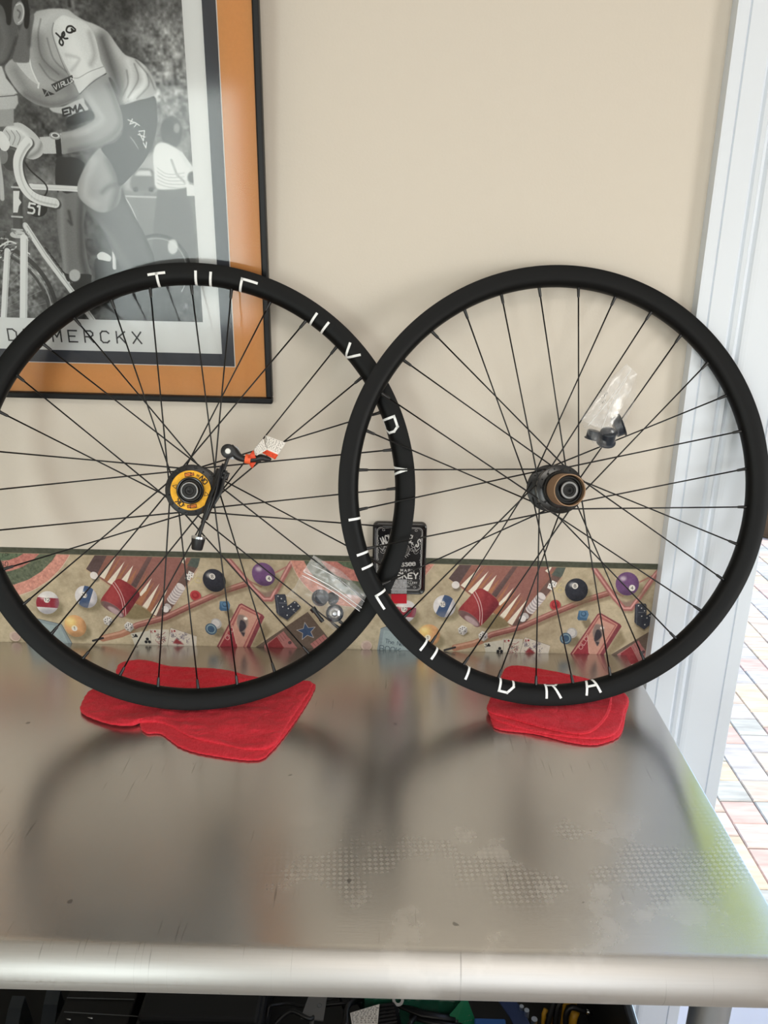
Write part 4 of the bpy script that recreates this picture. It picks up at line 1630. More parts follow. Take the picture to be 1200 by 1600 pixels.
        p.ell(z8((232, 792))[0], 8.4, 8.2, (176, 172, 170))
        p.ell(z8((228, 788))[0], 6.2, 6, (206, 202, 198))
        p.ell(z8((168, 850))[0], 9.2, 9, (70, 96, 120))
        p.ell(z8((168, 848))[0], 7.2, 7, (132, 160, 170))
        p.ell(z8((168, 850))[0], 5.6, 5.4, (62, 92, 122))
        # ---- red tin of cards
        p.poly(z8((560, 1030), (740, 760), (800, 880), (640, 1030)), (150, 132, 100), blur=10)
        p.poly(z8((160, 1090), (500, 595), (530, 582), (735, 700), (750, 725), (520, 1090)), (140, 62, 70))
        p.poly(z8((185, 1080), (508, 606), (530, 598), (712, 706), (480, 1090)), (202, 132, 116))
        p.poly(z8((205, 1080), (512, 622), (530, 614), (695, 710), (460, 1090)), (176, 96, 92))
        p.poly(z8((360, 1090), (400, 830), (515, 636), (682, 716), (440, 1090)), (206, 148, 128))
        p.poly(z8((190, 1085), (398, 812), (412, 1000), (420, 1090)), (164, 52, 62))
        p.line(z8((395, 812), (410, 1000)), 3, (216, 170, 150))
        p.ell(z8((510, 780))[0], 9, 12, (166, 140, 126), rot=20, blur=5)
        p.poly(z8((480, 700), (540, 720), (560, 760), (530, 850), (500, 930), (470, 870), (455, 780)), (140, 120, 112), 4, blur=3)
        p.poly(z8((490, 760), (530, 770), (540, 830), (480, 880), (465, 850)), (64, 58, 66), 3, blur=2)
        p.poly(z8((475, 880), (520, 890), (498, 930)), (70, 62, 70), blur=2)
        p.ell(z8((548, 740))[0], 3.2, 2.4, (236, 226, 214), blur=2)
        p.text('OLD', z8((300, 945))[0], (3.2, -5), (4.6, 3.2), 1.3, 2.4, (214, 170, 160))
        # ---- triangle rack with its ball
        rk = z8((455, 110), (520, 200), (680, 430), (780, 540), (850, 540), (930, 430), (1100, 190), (1160, 120))
        p.poly(z8((700, 440), (800, 545), (850, 530), (920, 430), (800, 470)), (132, 104, 94), blur=8, al=.8)
        p.line([(x + 1.5, y + 4.5) for x, y in rk], 14, (134, 116, 86), soft=5, al=.6)
        p.line(z8((640, 345), (760, 410), (860, 300), (1110, 180)), 7, (176, 116, 104), soft=1)
        p.line(rk, 20, (168, 98, 94))
        p.line([(x - .8, y - .8) for x, y in rk], 7, (214, 150, 142), soft=1.5)
        ball((981.5, 912), 18.3, (116, 76, 128), 4, (989, 918.5))
        ball((902, 921.5), 18, (50, 52, 62), 8, (899.8, 915.3))
        ball((695.5, 947), 17.4, (214, 208, 208), 10, (693, 944), (62, 84, 122), 115)
        ball((671.5, 992.5), 17.2, (222, 160, 104), 1, (669.5, 996), None, 0, (664, 984))
        p.ell((665, 986), 9, 8, (244, 214, 120), blur=16, al=.8)
        p.first = True
        # ball 12 with red band
        ball((75.5, 943.5), 18, (214, 208, 206), 12, (74.5, 939), (156, 44, 58), 4)
        # ---- dominoes
        for dd in (((350, 412), (362, 402), (432, 402), (440, 420), (448, 480), (455, 540), (430, 580), (390, 570), (365, 545)), ((450, 495), (505, 455), (520, 460), (556, 500), (548, 512), (450, 605), (385, 565), (395, 545))):
            p.poly([(x + .8, y + 2.5) for x, y in zd(*dd)], (128, 114, 88), blur=5)
            p.poly(zd(*dd), (58, 62, 74))
        p.line(zd((362, 402), (372, 470), (385, 565)), 1.6, (110, 114, 126))
        p.line(zd((385, 470), (445, 472)), 1.4, (150, 152, 158))
        p.line(zd((485, 520), (520, 548)), 1.4, (150, 152, 158))
        for x, y in ((378, 418), (404, 437), (430, 458), (415, 500), (458, 514), (478, 498), (508, 468), (500, 520), (535, 494), (449, 566)):
            p.ell(zd((x, y))[0], 1.0, 1.0, (214, 212, 208))
        # ---- box with a star
        p.poly(zd((180, 830), (610, 540), (800, 780), (760, 860), (200, 900)), (106, 88, 76))
        p.poly(zd((270, 800), (420, 690), (560, 860), (270, 900)), (176, 108, 104))
        p.poly(zd((300, 790), (368, 735), (450, 860), (300, 900)), (146, 48, 52))
        p.poly(zd((630, 790), (735, 715), (800, 800), (700, 880)), (178, 108, 102))
        for k in range(4):
            p.line(zd((372 + k * 18, 728 - k * 11), (405 + k * 18, 775 - k * 11)), 1.4, (110, 66, 66))
            p.line(zd((648 + k * 24, 778 - k * 15), (672 + k * 24, 808 - k * 15)), 1.4, (110, 66, 66))
        p.ell(zd((470, 780))[0], 2.8, 2.6, (92, 66, 70))
        star = []
        for k in range(10):
            a = -1.75 + k * pi / 5
            r_ = 15.5 if k % 2 == 0 else 6.8
            c = zd((600, 692))[0]
            star.append((c[0] + r_ * math.cos(a), c[1] + r_ * .92 * math.sin(a)))
        p.poly(star, (60, 82, 118))
        p.line(star, 1.8, (206, 196, 188), closed=True)
        # ---- light-blue box and chip at the lower left of the left repeat
        p.first = False
    # painterly unevenness, then the green bands
    p.a += (cloud(CH, CW, 5, 90) * 4 + cloud(CH, CW, 12, 91) * 4)[..., None]
    _l = p.a.mean(2, keepdims=True)
    p.a = (_l + (p.a - _l) * .82) * 1.0
    gb = int(.0098 * K_)
    p.a[:gb] = np.array((78, 80, 68), np.float32) + (cloud(gb, CW, 9, 92) * 7)[..., None]
    p.a[gb:gb + 2] = (150, 140, 116)
    return p.image('games_border_print')


M_border = mat_print('games_border', draw_border(), .7, .2)
o3 = lambda a, d: Vector((BT0.x + bu.x * a - bv.x * d, -.0006, BT0.y + bu.y * a - bv.y * d))
bo = uv_quad('trim_4', [o3(B_L, B_H), o3(B_R - .002, B_H), o3(B_R - .002, 0), o3(B_L, 0)], M_border)
sm = bo.modifiers.new('paper', 'SOLIDIFY')
sm.thickness = .0005
sm.offset = -1
struct(bo)


# ================================================================== framed poster
FT = math.radians(4.6)
FO = at_y(425.5, 632, -.0145)
fnv = Vector((0, -math.cos(FT), -math.sin(FT)))
fu = Vector((1, 0, 0))
fw = Vector((0, -math.sin(FT), math.cos(FT)))
rot = math.radians(-.40)
fu2 = fu * math.cos(rot) + fw * math.sin(rot)
fw2 = -fu * math.sin(rot) + fw * math.cos(rot)
Mf = Matrix(((fu2.x, -fnv.x, fw2.x, FO.x), (fu2.y, -fnv.y, fw2.y, FO.y), (fu2.z, -fnv.z, fw2.z, FO.z), (0, 0, 0, 1)))
# local frame: x right, y into the wall, z up ; origin the lower right outer corner
fr = empty('framed_poster', mat=Mf, label='black framed poster of a racing cyclist photograph with orange mat, on the wall', cat='picture')
bpy.context.view_layer.update()
Mfi = Mf.inverted()


def fl(px, py, d=0.0):
    """picture point -> frame plane (x, z)"""
    q = Mfi @ at_plane(px, py, FO - fnv * d, fnv)
    return q.x, q.z


xr_in = fl(415.5, 620)[0]
z_in = fl(200, 619.5)[1]
fb = -xr_in                                  # frame bar width
x_dark, z_dark = fl(352.5, 300, .008)[0], fl(200, 568.5, .008)[1]
x_wh, z_wh = fl(331, 276, .008)[0], fl(200, 549.3, .008)[1]
x_ph, z_ph = fl(300.5, 250, .008)[0], fl(200, 500.3, .008)[1]
x_cen = fl(88, 525, .008)[0]
x_left = 2 * x_cen                           # mirror about the caption's centre
FHT = 1.02
for (a, b, c, d) in ((x_left, 0, 0, fb), (x_left, 0, FHT - fb, FHT), (-fb, 0, fb, FHT - fb), (x_left, x_left + fb, fb, FHT - fb)):
    MB().box((a, 0, c), (b, .0135, d), bev=.0022).build('frame_bar', M_frame, fr)
M_or = mat('orange_mat', srgb(226, 162, 98), .8, var=(300, .05))
M_dm = mat('dark_slate_mat', srgb(62, 66, 76), .8)
M_pw = mat('white_poster_paper', srgb(232, 234, 234), .7)


def sheet(name, x0, x1, z0, z1, y, mt, th=.0008):
    return MB().box((x0, y, z0), (x1, y + th, z1)).build(name, mt, fr)


sheet('orange_mat', x_left + fb, -fb, fb, FHT - fb, .0085, M_or)
sheet('dark_mat', 2 * x_cen - x_dark, x_dark, z_dark, FHT - z_dark * 1.0, .0078, M_dm)
MB().box((2 * x_cen - x_dark - .0012, .0081, z_dark - .0012), (x_dark + .0012, .0084, FHT - z_dark + .0012)).build('mat_edge', M_pw, fr)
sheet('poster_paper', 2 * x_cen - x_wh, x_wh, z_wh, FHT - z_wh, .0072, M_pw, .0005)
MB().box((x_left + .01, .0125, .01), (-.01, .0132, FHT - .01)).build('backing_board', M_frame, fr)

PK = 2300
xa, xb = 2 * x_cen - x_ph, x_ph
za, zb_ = z_ph, FHT - z_wh - .03
zt_px = fl(150, 0, .008)[1]


def ph_map(x, y):
    q = fl(x, y, .008)
    return (q[0] - xa) * PK, (zb_ - q[1]) * PK


def draw_photo():
    W_, H_ = int((xb - xa) * PK), int((zb_ - za) * PK)
    p = Paint(W_, H_, ph_map, (92, 92, 92))
    c1, c2, c3, c4 = cloud(H_, W_, 120, 1), cloud(H_, W_, 34, 2), cloud(H_, W_, 13, 3), cloud(H_, W_, 6, 4)
    p.a += (c1 * 12 + c2 * 13 + c3 * 13 + c4 * 9)[..., None]
    yy, xx = np.mgrid[0:H_, 0:W_].astype(np.float32)

    def reg(cx, cy, rx, ry, amt, tex=0, sd=0):
        X, Y = ph_map(cx, cy)
        k = PK / 1075.0
        g = np.exp(-(((xx - X) / (rx * k)) ** 2 + ((yy - Y) / (ry * k)) ** 2))
        t = amt + (tex * (cloud(H_, W_, 9, sd) + cloud(H_, W_, 20, sd + 1)) if tex else 0)
        p.a += (g * t)[..., None]
    reg(265, 130, 45, 90, 45, 42, 60)
    reg(235, 60, 45, 30, 12, 15, 64)
    reg(180, 10, 70, 30, -12)
    reg(105, 10, 30, 22, 10, 30, 66)
    reg(75, 215, 50, 40, -8, 25, 68)
    reg(40, 440, 60, 50, 10, 42, 70)
    reg(250, 460, 80, 40, -50, 30, 72)
    reg(205, 480, 60, 25, -35, 18, 74)
    reg(70, 285, 40, 14, 45)
    g = lambda v: (v, v, v)
    # road, car, far things behind the rider
    p.poly([(190, 262), (245, 235), (312, 258), (315, 300), (260, 300), (195, 300)], g(176), blur=14, al=.8)
    p.poly([(186, 300), (315, 306), (315, 420), (190, 420)], g(128), blur=16, al=.8)
    p.poly([(206, 275), (214, 264), (236, 264), (243, 278), (243, 296), (206, 296)], g(112), 3, blur=4)
    p.poly([(210, 274), (216, 266), (234, 266), (238, 275)], g(190), blur=3)
    p.ell((212, 296), 4, 4, g(60), blur=2)
    p.ell((236, 296), 4, 4, g(60), blur=2)
    p.line([(188, 306), (245, 308)], 5, g(200), soft=3, al=.8)
    # onlooker in a pale blouse
    p.poly([(246, 296), (292, 293), (300, 330), (306, 380), (306, 425), (238, 425), (240, 350)], g(104), blur=5, setclip=False)
    p.ell((268, 206), 17, 25, g(62), blur=6)
    p.ell((262, 196), 9, 10, g(40), blur=4)
    p.ell((276, 200), 5, 8, g(140), blur=4)
    p.ell((265, 222), 10, 8, g(74), blur=4)
    p.poly([(240, 234), (252, 222), (270, 228), (283, 238), (292, 256), (303, 268), (296, 282), (291, 292), (266, 296), (244, 293), (241, 270)], g(206), 4, blur=3, setclip=True)
    p.line([(268, 250), (276, 272), (290, 286)], 7, g(160), soft=4)
    for k in range(5):
        p.line([(246, 262 + k * 6), (262, 272 + k * 5), (288, 270 + k * 6)], 3, g(168), 4, soft=2, al=.8)
    p.clip = None
    p.line([(283, 240), (298, 262), (306, 272), (292, 284)], 13, g(196), 4, soft=2)
    p.ell((300, 277), 7, 9, g(90), blur=4)
    p.poly([(291, 286), (303, 290), (306, 306), (292, 306)], g(214), blur=2)
    # rear wheel
    p.line([(245 + 52 * math.cos(t), 425 + 58 * math.sin(t)) for t in np.linspace(-2.8, .6, 30)], 9, g(70), soft=1)
    p.line([(245 + 47 * math.cos(t), 425 + 53 * math.sin(t)) for t in np.linspace(-2.8, .6, 30)], 3, g(150), soft=1)
    p.line([(190, 300), (206, 325), (222, 365), (240, 410)], 3, g(190), 4)
    p.poly([(186, 304), (193, 304), (203, 330), (197, 322)], g(225), blur=1)
    p.ell((270, 385), 8, 12, g(215), blur=5, al=.8)
    # far leg
    p.poly([(88, 250), (100, 246), (118, 246), (133, 257), (124, 280), (121, 300), (90, 300)], g(52), 3, blur=2)
    p.poly([(92, 298), (104, 302), (130, 300), (134, 330), (131, 348), (133, 380), (138, 410), (143, 440), (100, 440), (98, 410), (91, 365), (89, 335)], g(118), 4, blur=2, setclip=True)
    p.line([(96, 312), (98, 370), (103, 430)], 14, g(150), soft=10, al=.7)
    p.line([(108, 330), (112, 350), (108, 345)], 8, g(60), soft=6, al=.8)
    p.line([(128, 305), (126, 345), (128, 400), (137, 440)], 16, g(74), soft=12, al=.8)
    p.clip = None
    p.poly([(96, 425), (108, 428), (140, 428), (143, 436), (140, 455), (112, 456), (100, 445)], g(44), 3, blur=1)
    p.ell((117, 430), 9, 9.5, g(176), blur=2)
    p.line([(98, 424), (104, 440), (112, 442)], 6, g(190), soft=2)
    # bottle / box behind
    p.poly([(148, 405), (156, 400), (172, 404), (182, 424), (182, 446), (148, 440)], g(66), blur=2)
    p.poly([(152, 398), (160, 393), (173, 400), (172, 408), (160, 406), (154, 405)], g(232), 3, blur=1)
    # ---- bicycle
    def tubel(P, wd, v=212, hl=True, sm_=0):
        p.line(P, wd, g(v), sm_)
        p.line([(x - .0, y) for x, y in P], wd * .35, g(min(250, v + 22)), sm_, soft=wd * .2, al=.6)
        p.line([(x + wd * .16, y + wd * .06) for x, y in P], wd * .16, g(v * .6), sm_, soft=2, al=.5)
    # front wheel
    C0 = (-32, 500)
    for R_, wd, v in ((122, 15, 58), (115, 5, 150), (110, 9, 66)):
        p.line([(C0[0] + R_ * math.cos(t), C0[1] + R_ * math.sin(t)) for t in np.linspace(-1.75, .3, 50)], wd, g(v), soft=.6)
    for k in range(7):
        a = -1.45 + k * .2
        p.line([(C0[0] + 20 * math.cos(a), C0[1] + 20 * math.sin(a)), (C0[0] + 108 * math.cos(a), C0[1] + 108 * math.sin(a))], 1.6, g(150), al=.6)
    tubel([(48, 291), (121, 295)], 17, 222)
    p.line([(52, 286.5), (121, 290.5)], 2, g(90), al=.6)
    tubel([(40, 352), (70, 398), (118, 462), (150, 506)], 19, 198)
    for k in range(11):
        x, y = 66 + k * 4.4, 390 + k * 6.0
        p.line([(x + 5, y - 3), (x + 8.5, y + .5)], 5, g(46))
    tubel([(177, 352), (179, 418)], 12, 205)
    p.poly([(173, 356), (186, 377), (173, 378)], g(232))
    # number plate
    p.ell((59, 325), 15.5, 14, g(34), rot=8)
    p.text('51', (46, 317), (9, 1.6), (-1.5, 15), 1.25, 6.5, g(222))
    # head tube
    p.line([(28, 292), (28, 360)], 29, g(72))
    p.line([(34, 292), (34, 360)], 8, g(44), soft=4, al=.7)
    p.poly([(21, 298), (31, 298), (30, 310), (34, 316), (30, 322), (28, 332), (21, 332)], g(214), blur=1)
    for y in (292, 338, 358):
        p.line([(19, y), (35, y + 1)], 6, g(176))
    p.line([(20, 340), (34, 341)], 2, g(50))
    p.ell((28, 366), 12, 6, g(186), blur=1)
    # brake and stem jumble
    rs = random.Random(9)
    for _ in range(34):
        x, y = rs.uniform(-5, 46), rs.uniform(362, 402)
        p.line([(x, y), (x + rs.uniform(-9, 9), y + rs.uniform(-7, 7)), (x + rs.uniform(-10, 10), y + rs.uniform(-8, 8))], rs.uniform(2, 5), g(rs.choice((30, 60, 120, 180, 220))), 3, al=.85)
    p.line([(0, 385), (14, 377), (25, 380)], 5, g(206), 4)
    tubel([(12, 392), (6, 500)], 20, 206)
    tubel([(38, 372), (37, 500)], 25, 218)
    # cable
    p.line([(36, 248), (48, 266), (70, 286), (74, 298), (66, 308), (50, 300), (36, 270)], 4.5, g(34), 5)
    # ---- rider: near lower leg
    p.poly([(124, 302), (138, 308), (186, 292), (200, 320), (226, 366), (243, 410), (236, 440), (205, 440), (180, 400), (160, 358), (134, 325)], g(94), 4, blur=2, setclip=True)
    p.line([(140, 325), (170, 365), (205, 425)], 20, g(122), soft=16, al=.6)
    p.line([(190, 300), (215, 345), (240, 400)], 18, g(60), soft=14, al=.7)
    p.clip = None
    # thigh and knee
    p.poly([(158, 231), (172, 252), (184, 276), (190, 294), (184, 320), (160, 332), (138, 322), (124, 308), (121, 292), (124, 280), (132, 262), (143, 245)], g(148), 4, blur=1.5, setclip=True)
    p.line([(146, 250), (136, 280), (133, 305), (148, 318)], 22, g(186), 4, soft=18, al=.7)
    p.line([(170, 250), (184, 290), (176, 326)], 20, g(84), 4, soft=16, al=.8)
    p.line([(160, 300), (172, 290), (186, 288)], 12, g(80), 4, soft=10, al=.7)
    p.clip = None
    # shorts
    p.poly([(186, 166), (215, 156), (240, 150), (245, 166), (246, 190), (243, 210), (236, 232), (222, 256), (204, 276), (187, 291), (182, 274), (172, 252), (158, 231), (180, 222), (192, 206), (192, 186)], g(50), 3, blur=1, setclip=True)
    p.line([(205, 210), (212, 232), (205, 258)], 14, g(76), 4, soft=16, al=.7)
    p.line([(204, 214), (210, 222), (216, 232)], 3, g(150), soft=1.5)
    p.clip = None
    for P in ([(200, 187), (214, 193), (210, 198)], [(207, 186), (203, 194), (211, 191), (218, 196)], [(217, 205), (226, 204), (224, 220), (218, 208)], [(216, 210), (227, 214)], [(224, 223), (228, 231), (229, 222)]):
        p.line(P, 3.4, g(226))
    # white strip under the chest
    p.poly([(78, 168), (100, 166), (128, 152), (133, 162), (138, 172), (118, 182), (108, 182), (98, 178), (84, 175)], g(182), 3, blur=1.5)
    p.poly([(108, 182), (140, 172), (150, 182), (128, 192), (106, 196)], g(36), 3, blur=2)
    p.text('EMA', (98, 171), (9, -2.6), (1.6, 10), 1.25, 5.5, g(46))
    # back / torso in the shade, then chest
    p.poly([(52, 24), (70, 15), (88, 13.5), (106, 15), (118, 24), (134, 33), (148, 38), (168, 50), (184, 72), (196, 86), (212, 92), (226, 102), (238, 118), (244, 136), (240, 150), (215, 157), (190, 163), (184, 140), (172, 120), (160, 132), (140, 146), (122, 156), (104, 162), (84, 168), (66, 166), (48, 158), (30, 144), (14, 122), (8, 104), (20, 92), (38, 96), (46, 70)], g(166), 3, blur=1.5, setclip=True)
    p.line([(60, 40), (90, 20), (120, 30), (150, 46), (185, 80), (215, 100)], 30, g(190), 4, soft=26, al=.8)
    p.line([(60, 60), (70, 100), (100, 120), (110, 140)], 26, g(116), 4, soft=24, al=.75)
    p.line([(40, 148), (80, 164), (120, 152)], 18, g(104), 4, soft=14, al=.8)
    p.line([(24, 110), (44, 140), (70, 150), (110, 140)], 24, g(126), 4, soft=20, al=.7)
    p.line([(160, 60), (172, 96), (186, 140), (190, 160)], 26, g(84), 4, soft=22, al=.85)
    p.line([(200, 96), (206, 122), (196, 156)], 18, g(206), 4, soft=14, al=.8)
    p.line([(222, 108), (226, 130), (206, 152)], 18, g(216), 4, soft=12, al=.8)
    for P in ([(210, 100), (216, 124), (200, 152)], [(230, 116), (232, 134), (214, 154)], [(198, 110), (200, 130), (192, 148)], [(64, 30), (60, 56), (66, 90), (92, 116)], [(74, 60), (84, 92), (104, 112)], [(62, 100), (78, 122), (96, 130)], [(212, 94), (232, 118), (242, 140)]):
        p.line(P, 4, g(96), 5, soft=3, al=.55)
    p.clip = None
    # collar and zip
    p.poly([(26, 98), (34, 97), (46, 98), (50, 110), (61, 131), (50, 126), (38, 114)], g(188), 3, blur=1)
    p.line([(46, 88), (50, 108), (61, 132)], 4, g(222), 4)
    p.line([(61, 130), (60, 137)], 5, g(232))
    # near sleeve
    p.poly([(86, 34), (98, 24), (112, 28), (134, 36), (148, 56), (154, 78), (158, 96), (166, 114), (150, 122), (136, 134), (125, 147), (118, 132), (108, 112), (96, 88), (86, 62), (83, 46)], g(198), 3, blur=1.2, setclip=True)
    p.line([(104, 40), (112, 70), (130, 110)], 30, g(216), 4, soft=24, al=.7)
    p.line([(140, 52), (148, 84), (142, 100)], 12, g(150), 4, soft=10, al=.7)
    p.line([(104, 86), (124, 92), (112, 110)], 8, g(162), 4, soft=6, al=.6)
    p.clip = None
    p.line([(84, 36), (82, 52), (90, 78), (102, 108), (124, 147)], 2.6, g(110), 5, al=.7)
    p.line([(112, 120), (122, 122), (140, 112), (162, 104)], 2, g(140), 4, al=.8)
    p.line([(125, 147), (146, 128), (166, 115)], 3.4, g(70), 4, al=.9)
    # club lettering on the sleeve
    for P in ([(88, 52), (94, 58), (99, 66), (97, 71), (93, 66), (96, 58), (99, 52)], [(96, 60), (101, 55), (100, 50), (97, 54), (101, 60), (106, 60)], [(118, 46), (112, 41), (106, 42), (104, 48), (108, 51), (113, 50), (112, 45), (116, 49)], [(112, 50), (118, 48)]):
        p.line(P, 4.6, g(32), 4)
    # VIRLUX patch
    p.poly([(80, 132), (113, 117), (116, 128), (88, 144)], g(66))
    p.text('VIRLUX', (84, 134), (4.6, -2.1), (2, 6.6), 1.18, 2.4, g(206))
    p.poly([(66, 138), (86, 147), (71, 151)], g(60), blur=1)
    p.line([(70, 150), (74, 142), (78, 149)], 2.2, g(160))
    # near arm: upper arm, elbow, forearm
    p.poly([(126, 147), (144, 130), (165, 117), (174, 134), (184, 158), (191, 180), (191, 200), (182, 214), (164, 224), (140, 232), (112, 238), (96, 240), (92, 222), (94, 208), (112, 204), (136, 194), (148, 184), (142, 168), (132, 154)], g(146), 3, blur=1.4, setclip=True)
    p.line([(138, 150), (152, 172), (158, 190), (120, 210)], 16, g(178), 4, soft=14, al=.7)
    p.line([(170, 132), (182, 165), (188, 196), (160, 222), (110, 236)], 12, g(104), 4, soft=12, al=.8)
    p.line([(100, 212), (140, 204)], 12, g(176), soft=10, al=.7)
    p.clip = None
    # wrist, glove
    p.poly([(62, 214), (80, 213), (96, 208), (96, 240), (68, 240)], g(184), blur=1)
    p.poly([(8, 200), (18, 193), (32, 192), (48, 202), (60, 214), (68, 228), (66, 242), (52, 249), (38, 244), (28, 232), (12, 226), (2, 214)], g(184), 4, blur=1, setclip=True)
    p.line([(14, 200), (34, 206), (52, 226)], 10, g(216), 4, soft=8, al=.7)
    p.line([(44, 246), (60, 236), (66, 222)], 8, g(122), 4, soft=8, al=.8)
    for x in (10, 18, 26):
        p.line([(x, 204), (x + 6, 214), (x + 2, 226)], 2.4, g(110), 4, al=.7)
    p.clip = None
    p.poly([(86, 214), (95, 213), (97, 243), (89, 246)], g(34), blur=1)
    p.ell((86.5, 212), 9.5, 6, g(150), rot=10)
    p.ell((86.5, 211.5), 7, 4, g(206), rot=10)
    p.ell((86.5, 211.5), 4.6, 2.5, g(90), rot=10)
    # far arm and sleeve at the left
    p.poly([(-20, 130), (0, 140), (24, 148), (28, 152), (24, 170), (-20, 172)], g(176), 2, blur=1.5)
    p.line([(0, 151), (24, 149)], 3, g(110))
    p.poly([(-20, 172), (22, 170), (22, 196), (-20, 200)], g(152), blur=1.5)
    p.poly([(-20, 60), (2, 100), (10, 122), (28, 146), (10, 146), (-20, 140)], g(186), 2, blur=2)
    # brake hood and bar
    p.ell((18, 250), 14, 17, g(66), rot=-15, blur=1)
    p.ell((5, 244), 8, 12, g(120), blur=1)
    p.poly([(0, 205), (10, 212), (16, 226), (10, 236), (0, 230)], g(206), 3, blur=1)
    bar = [(44, 222), (36, 232), (29, 248), (29, 266), (34, 284), (44, 300), (60, 311), (86, 317)]
    p.line([(x + 2.6, y + 1.6) for x, y in bar], 31, g(60), 5, soft=3, al=.8)
    p.line(bar, 30, g(206), 5)
    p.line([(x - 1.6, y - 2) for x, y in bar], 10, g(236), 5, soft=5, al=.8)
    p.line([(x + 2.4, y + 3.2) for x, y in bar], 5, g(150), 5, soft=4, al=.7)
    for k in range(8):
        x, y = 50 + k * 5.2, 305 + k * 1.9
        p.line([(x + 1.4, y - 5), (x - 1, y + 5)], 1.2, g(160), al=.6)
    p.line([(-4, 240), (2, 280), (4, 310)], 14, g(180), 4, soft=2)
    # neck, head, hair, ear
    p.poly([(34, 40), (46, 26), (54, 24), (50, 50), (47, 78), (46, 96), (34, 98), (20, 94), (26, 70)], g(112), 3, blur=1.4)
    p.line([(46, 34), (46, 70)], 10, g(84), soft=8, al=.7)
    p.poly([(-30, 0), (18, -6), (26, 20), (28, 46), (26, 66), (20, 84), (10, 100), (0, 103), (-30, 98)], g(98), 4, blur=1.4, setclip=True)
    p.line([(0, 30), (8, 60), (2, 90)], 18, g(126), 4, soft=16, al=.6)
    p.line([(26, 60), (14, 92), (2, 102)], 7, g(60), 4, soft=6, al=.7)
    p.clip = None
    p.poly([(-40, -30), (40, -30), (44, 0), (47, 24), (44, 44), (38, 40), (38, 14), (30, -4), (20, 0), (19, 20), (17, 38), (11, 37), (9, 22), (0, 6), (-30, 2)], g(42), 3, blur=1.5)
    p.ell((30, 21), 9, 18.5, g(150), rot=4, blur=1)
    p.line([(26, 8), (33, 6), (37, 16), (35, 30), (29, 36)], 3, g(196), 4, soft=1.5)
    p.line([(28, 16), (32, 20), (30, 28)], 4, g(96), 4, soft=3)
    # film grain
    p.a += (cloud(H_, W_, 2.2, 300) * 3.5)[..., None]
    p.a = (p.a - 100) * 1.32 + 104
    p.a = np.clip(p.a, 14, 242) * np.array([.99, 1.0, 1.0], np.float32)
    return p.image('cyclist_photo_print')


M_photo = mat_print('cyclist_photo', draw_photo(), .6)
pq = lambda x, z: (x, .0068, z)
ph = uv_quad('photograph', [pq(xa, za), pq(xb, za), pq(xb, zb_), pq(xa, zb_)], M_photo, fr)
tag(ph, label='black and white photograph of a racing cyclist')
# caption: real strokes of printed ink
M_ink = mat('grey_ink', srgb(58, 60, 62), .7)
cap = MB()


def flat_text(mb, txt, o, ux, uz, adv, th, y, n=None):
    x = 0
    for ch in txt:
        for st in GLY.get(ch, '').split('|'):
            if not st:
                continue
            P = []
            for q in st.split():
                a, b = map(float, q.split(','))
                P.append(Vector((o[0] + ux * (a / 4 + x), y, o[1] - uz * b / 6)))
            for a, b in zip(P[:-1], P[1:]):
                if (b - a).length < 1e-7:
                    continue
                t = (b - a).normalized() * th * .45
                n_ = Vector((-t.z, 0, t.x)).normalized() * th / 2
                mb.add([a - t - n_, b + t - n_, b + t + n_, a - t + n_], [(0, 1, 2, 3)])
        x += adv


mx, mz = fl(91, 516, .008)
step = (fl(213, 520, .008)[0] - fl(88, 520, .008)[0]) / 5
cw_ = fl(94.5, 516, .008)[0] - fl(81.5, 516, .008)[0]
ch_ = fl(88, 515, .008)[1] - fl(88, 532.5, .008)[1]
m0 = fl(81.5, 515.5, .008)
for i, ch in enumerate('MERCKX'):
    flat_text(cap, ch, (m0[0] + step * i, m0[1]), cw_, ch_, 1, .0022, .0066)
d0_ = fl(12, 514, .008)[0]
for i, ch in enumerate('YDDE'):
    flat_text(cap, ch, (d0_ + step * (1 - i) - (.006 if i > 1 else 0), m0[1]), cw_, ch_, 1, .0022, .0066)
cap.build('caption', M_ink, fr, fix=False)
# glazing
M_glass = bpy.data.materials.new('picture_glass')
M_glass.use_nodes = True
t = M_glass.node_tree
for n_ in list(t.nodes):
    if n_.type != 'OUTPUT_MATERIAL':
        t.nodes.remove(n_)
out = [n_ for n_ in t.nodes if n_.type == 'OUTPUT_MATERIAL'][0]
trn = t.nodes.new('ShaderNodeBsdfTransparent')
gls = t.nodes.new('ShaderNodeBsdfGlossy')
gls.inputs['Roughness'].default_value = .09
fz = t.nodes.new('ShaderNodeFresnel')
fz.inputs[0].default_value = 1.5
mm = t.nodes.new('ShaderNodeMixShader')
t.links.new(fz.outputs[0], mm.inputs[0])
t.links.new(trn.outputs[0], mm.inputs[1])
t.links.new(gls.outputs[0], mm.inputs[2])
t.links.new(mm.outputs[0], out.inputs[0])
MB().add([(x_left + fb, .0045, fb), (-fb, .0045, fb), (-fb, .0045, FHT - fb), (x_left + fb, .0045, FHT - fb)], [(0, 1, 2, 3)]).build('glass', M_glass, fr, fix=False)

# ================================================================== whiskey tin stuck to the wall
TP = [at_y(582.6, 816.5, -.009), at_y(667.5, 816.8, -.009), at_y(666, 929.5, -.009)]
tw, thh = (TP[1].x - TP[0].x), TP[0].z - TP[2].z
tin = empty('tin_lid', ((TP[0].x + TP[1].x) / 2, -.0008, TP[2].z), label='black whiskey tin with white lettering fixed on the wall behind the crossed rims', cat='tin')


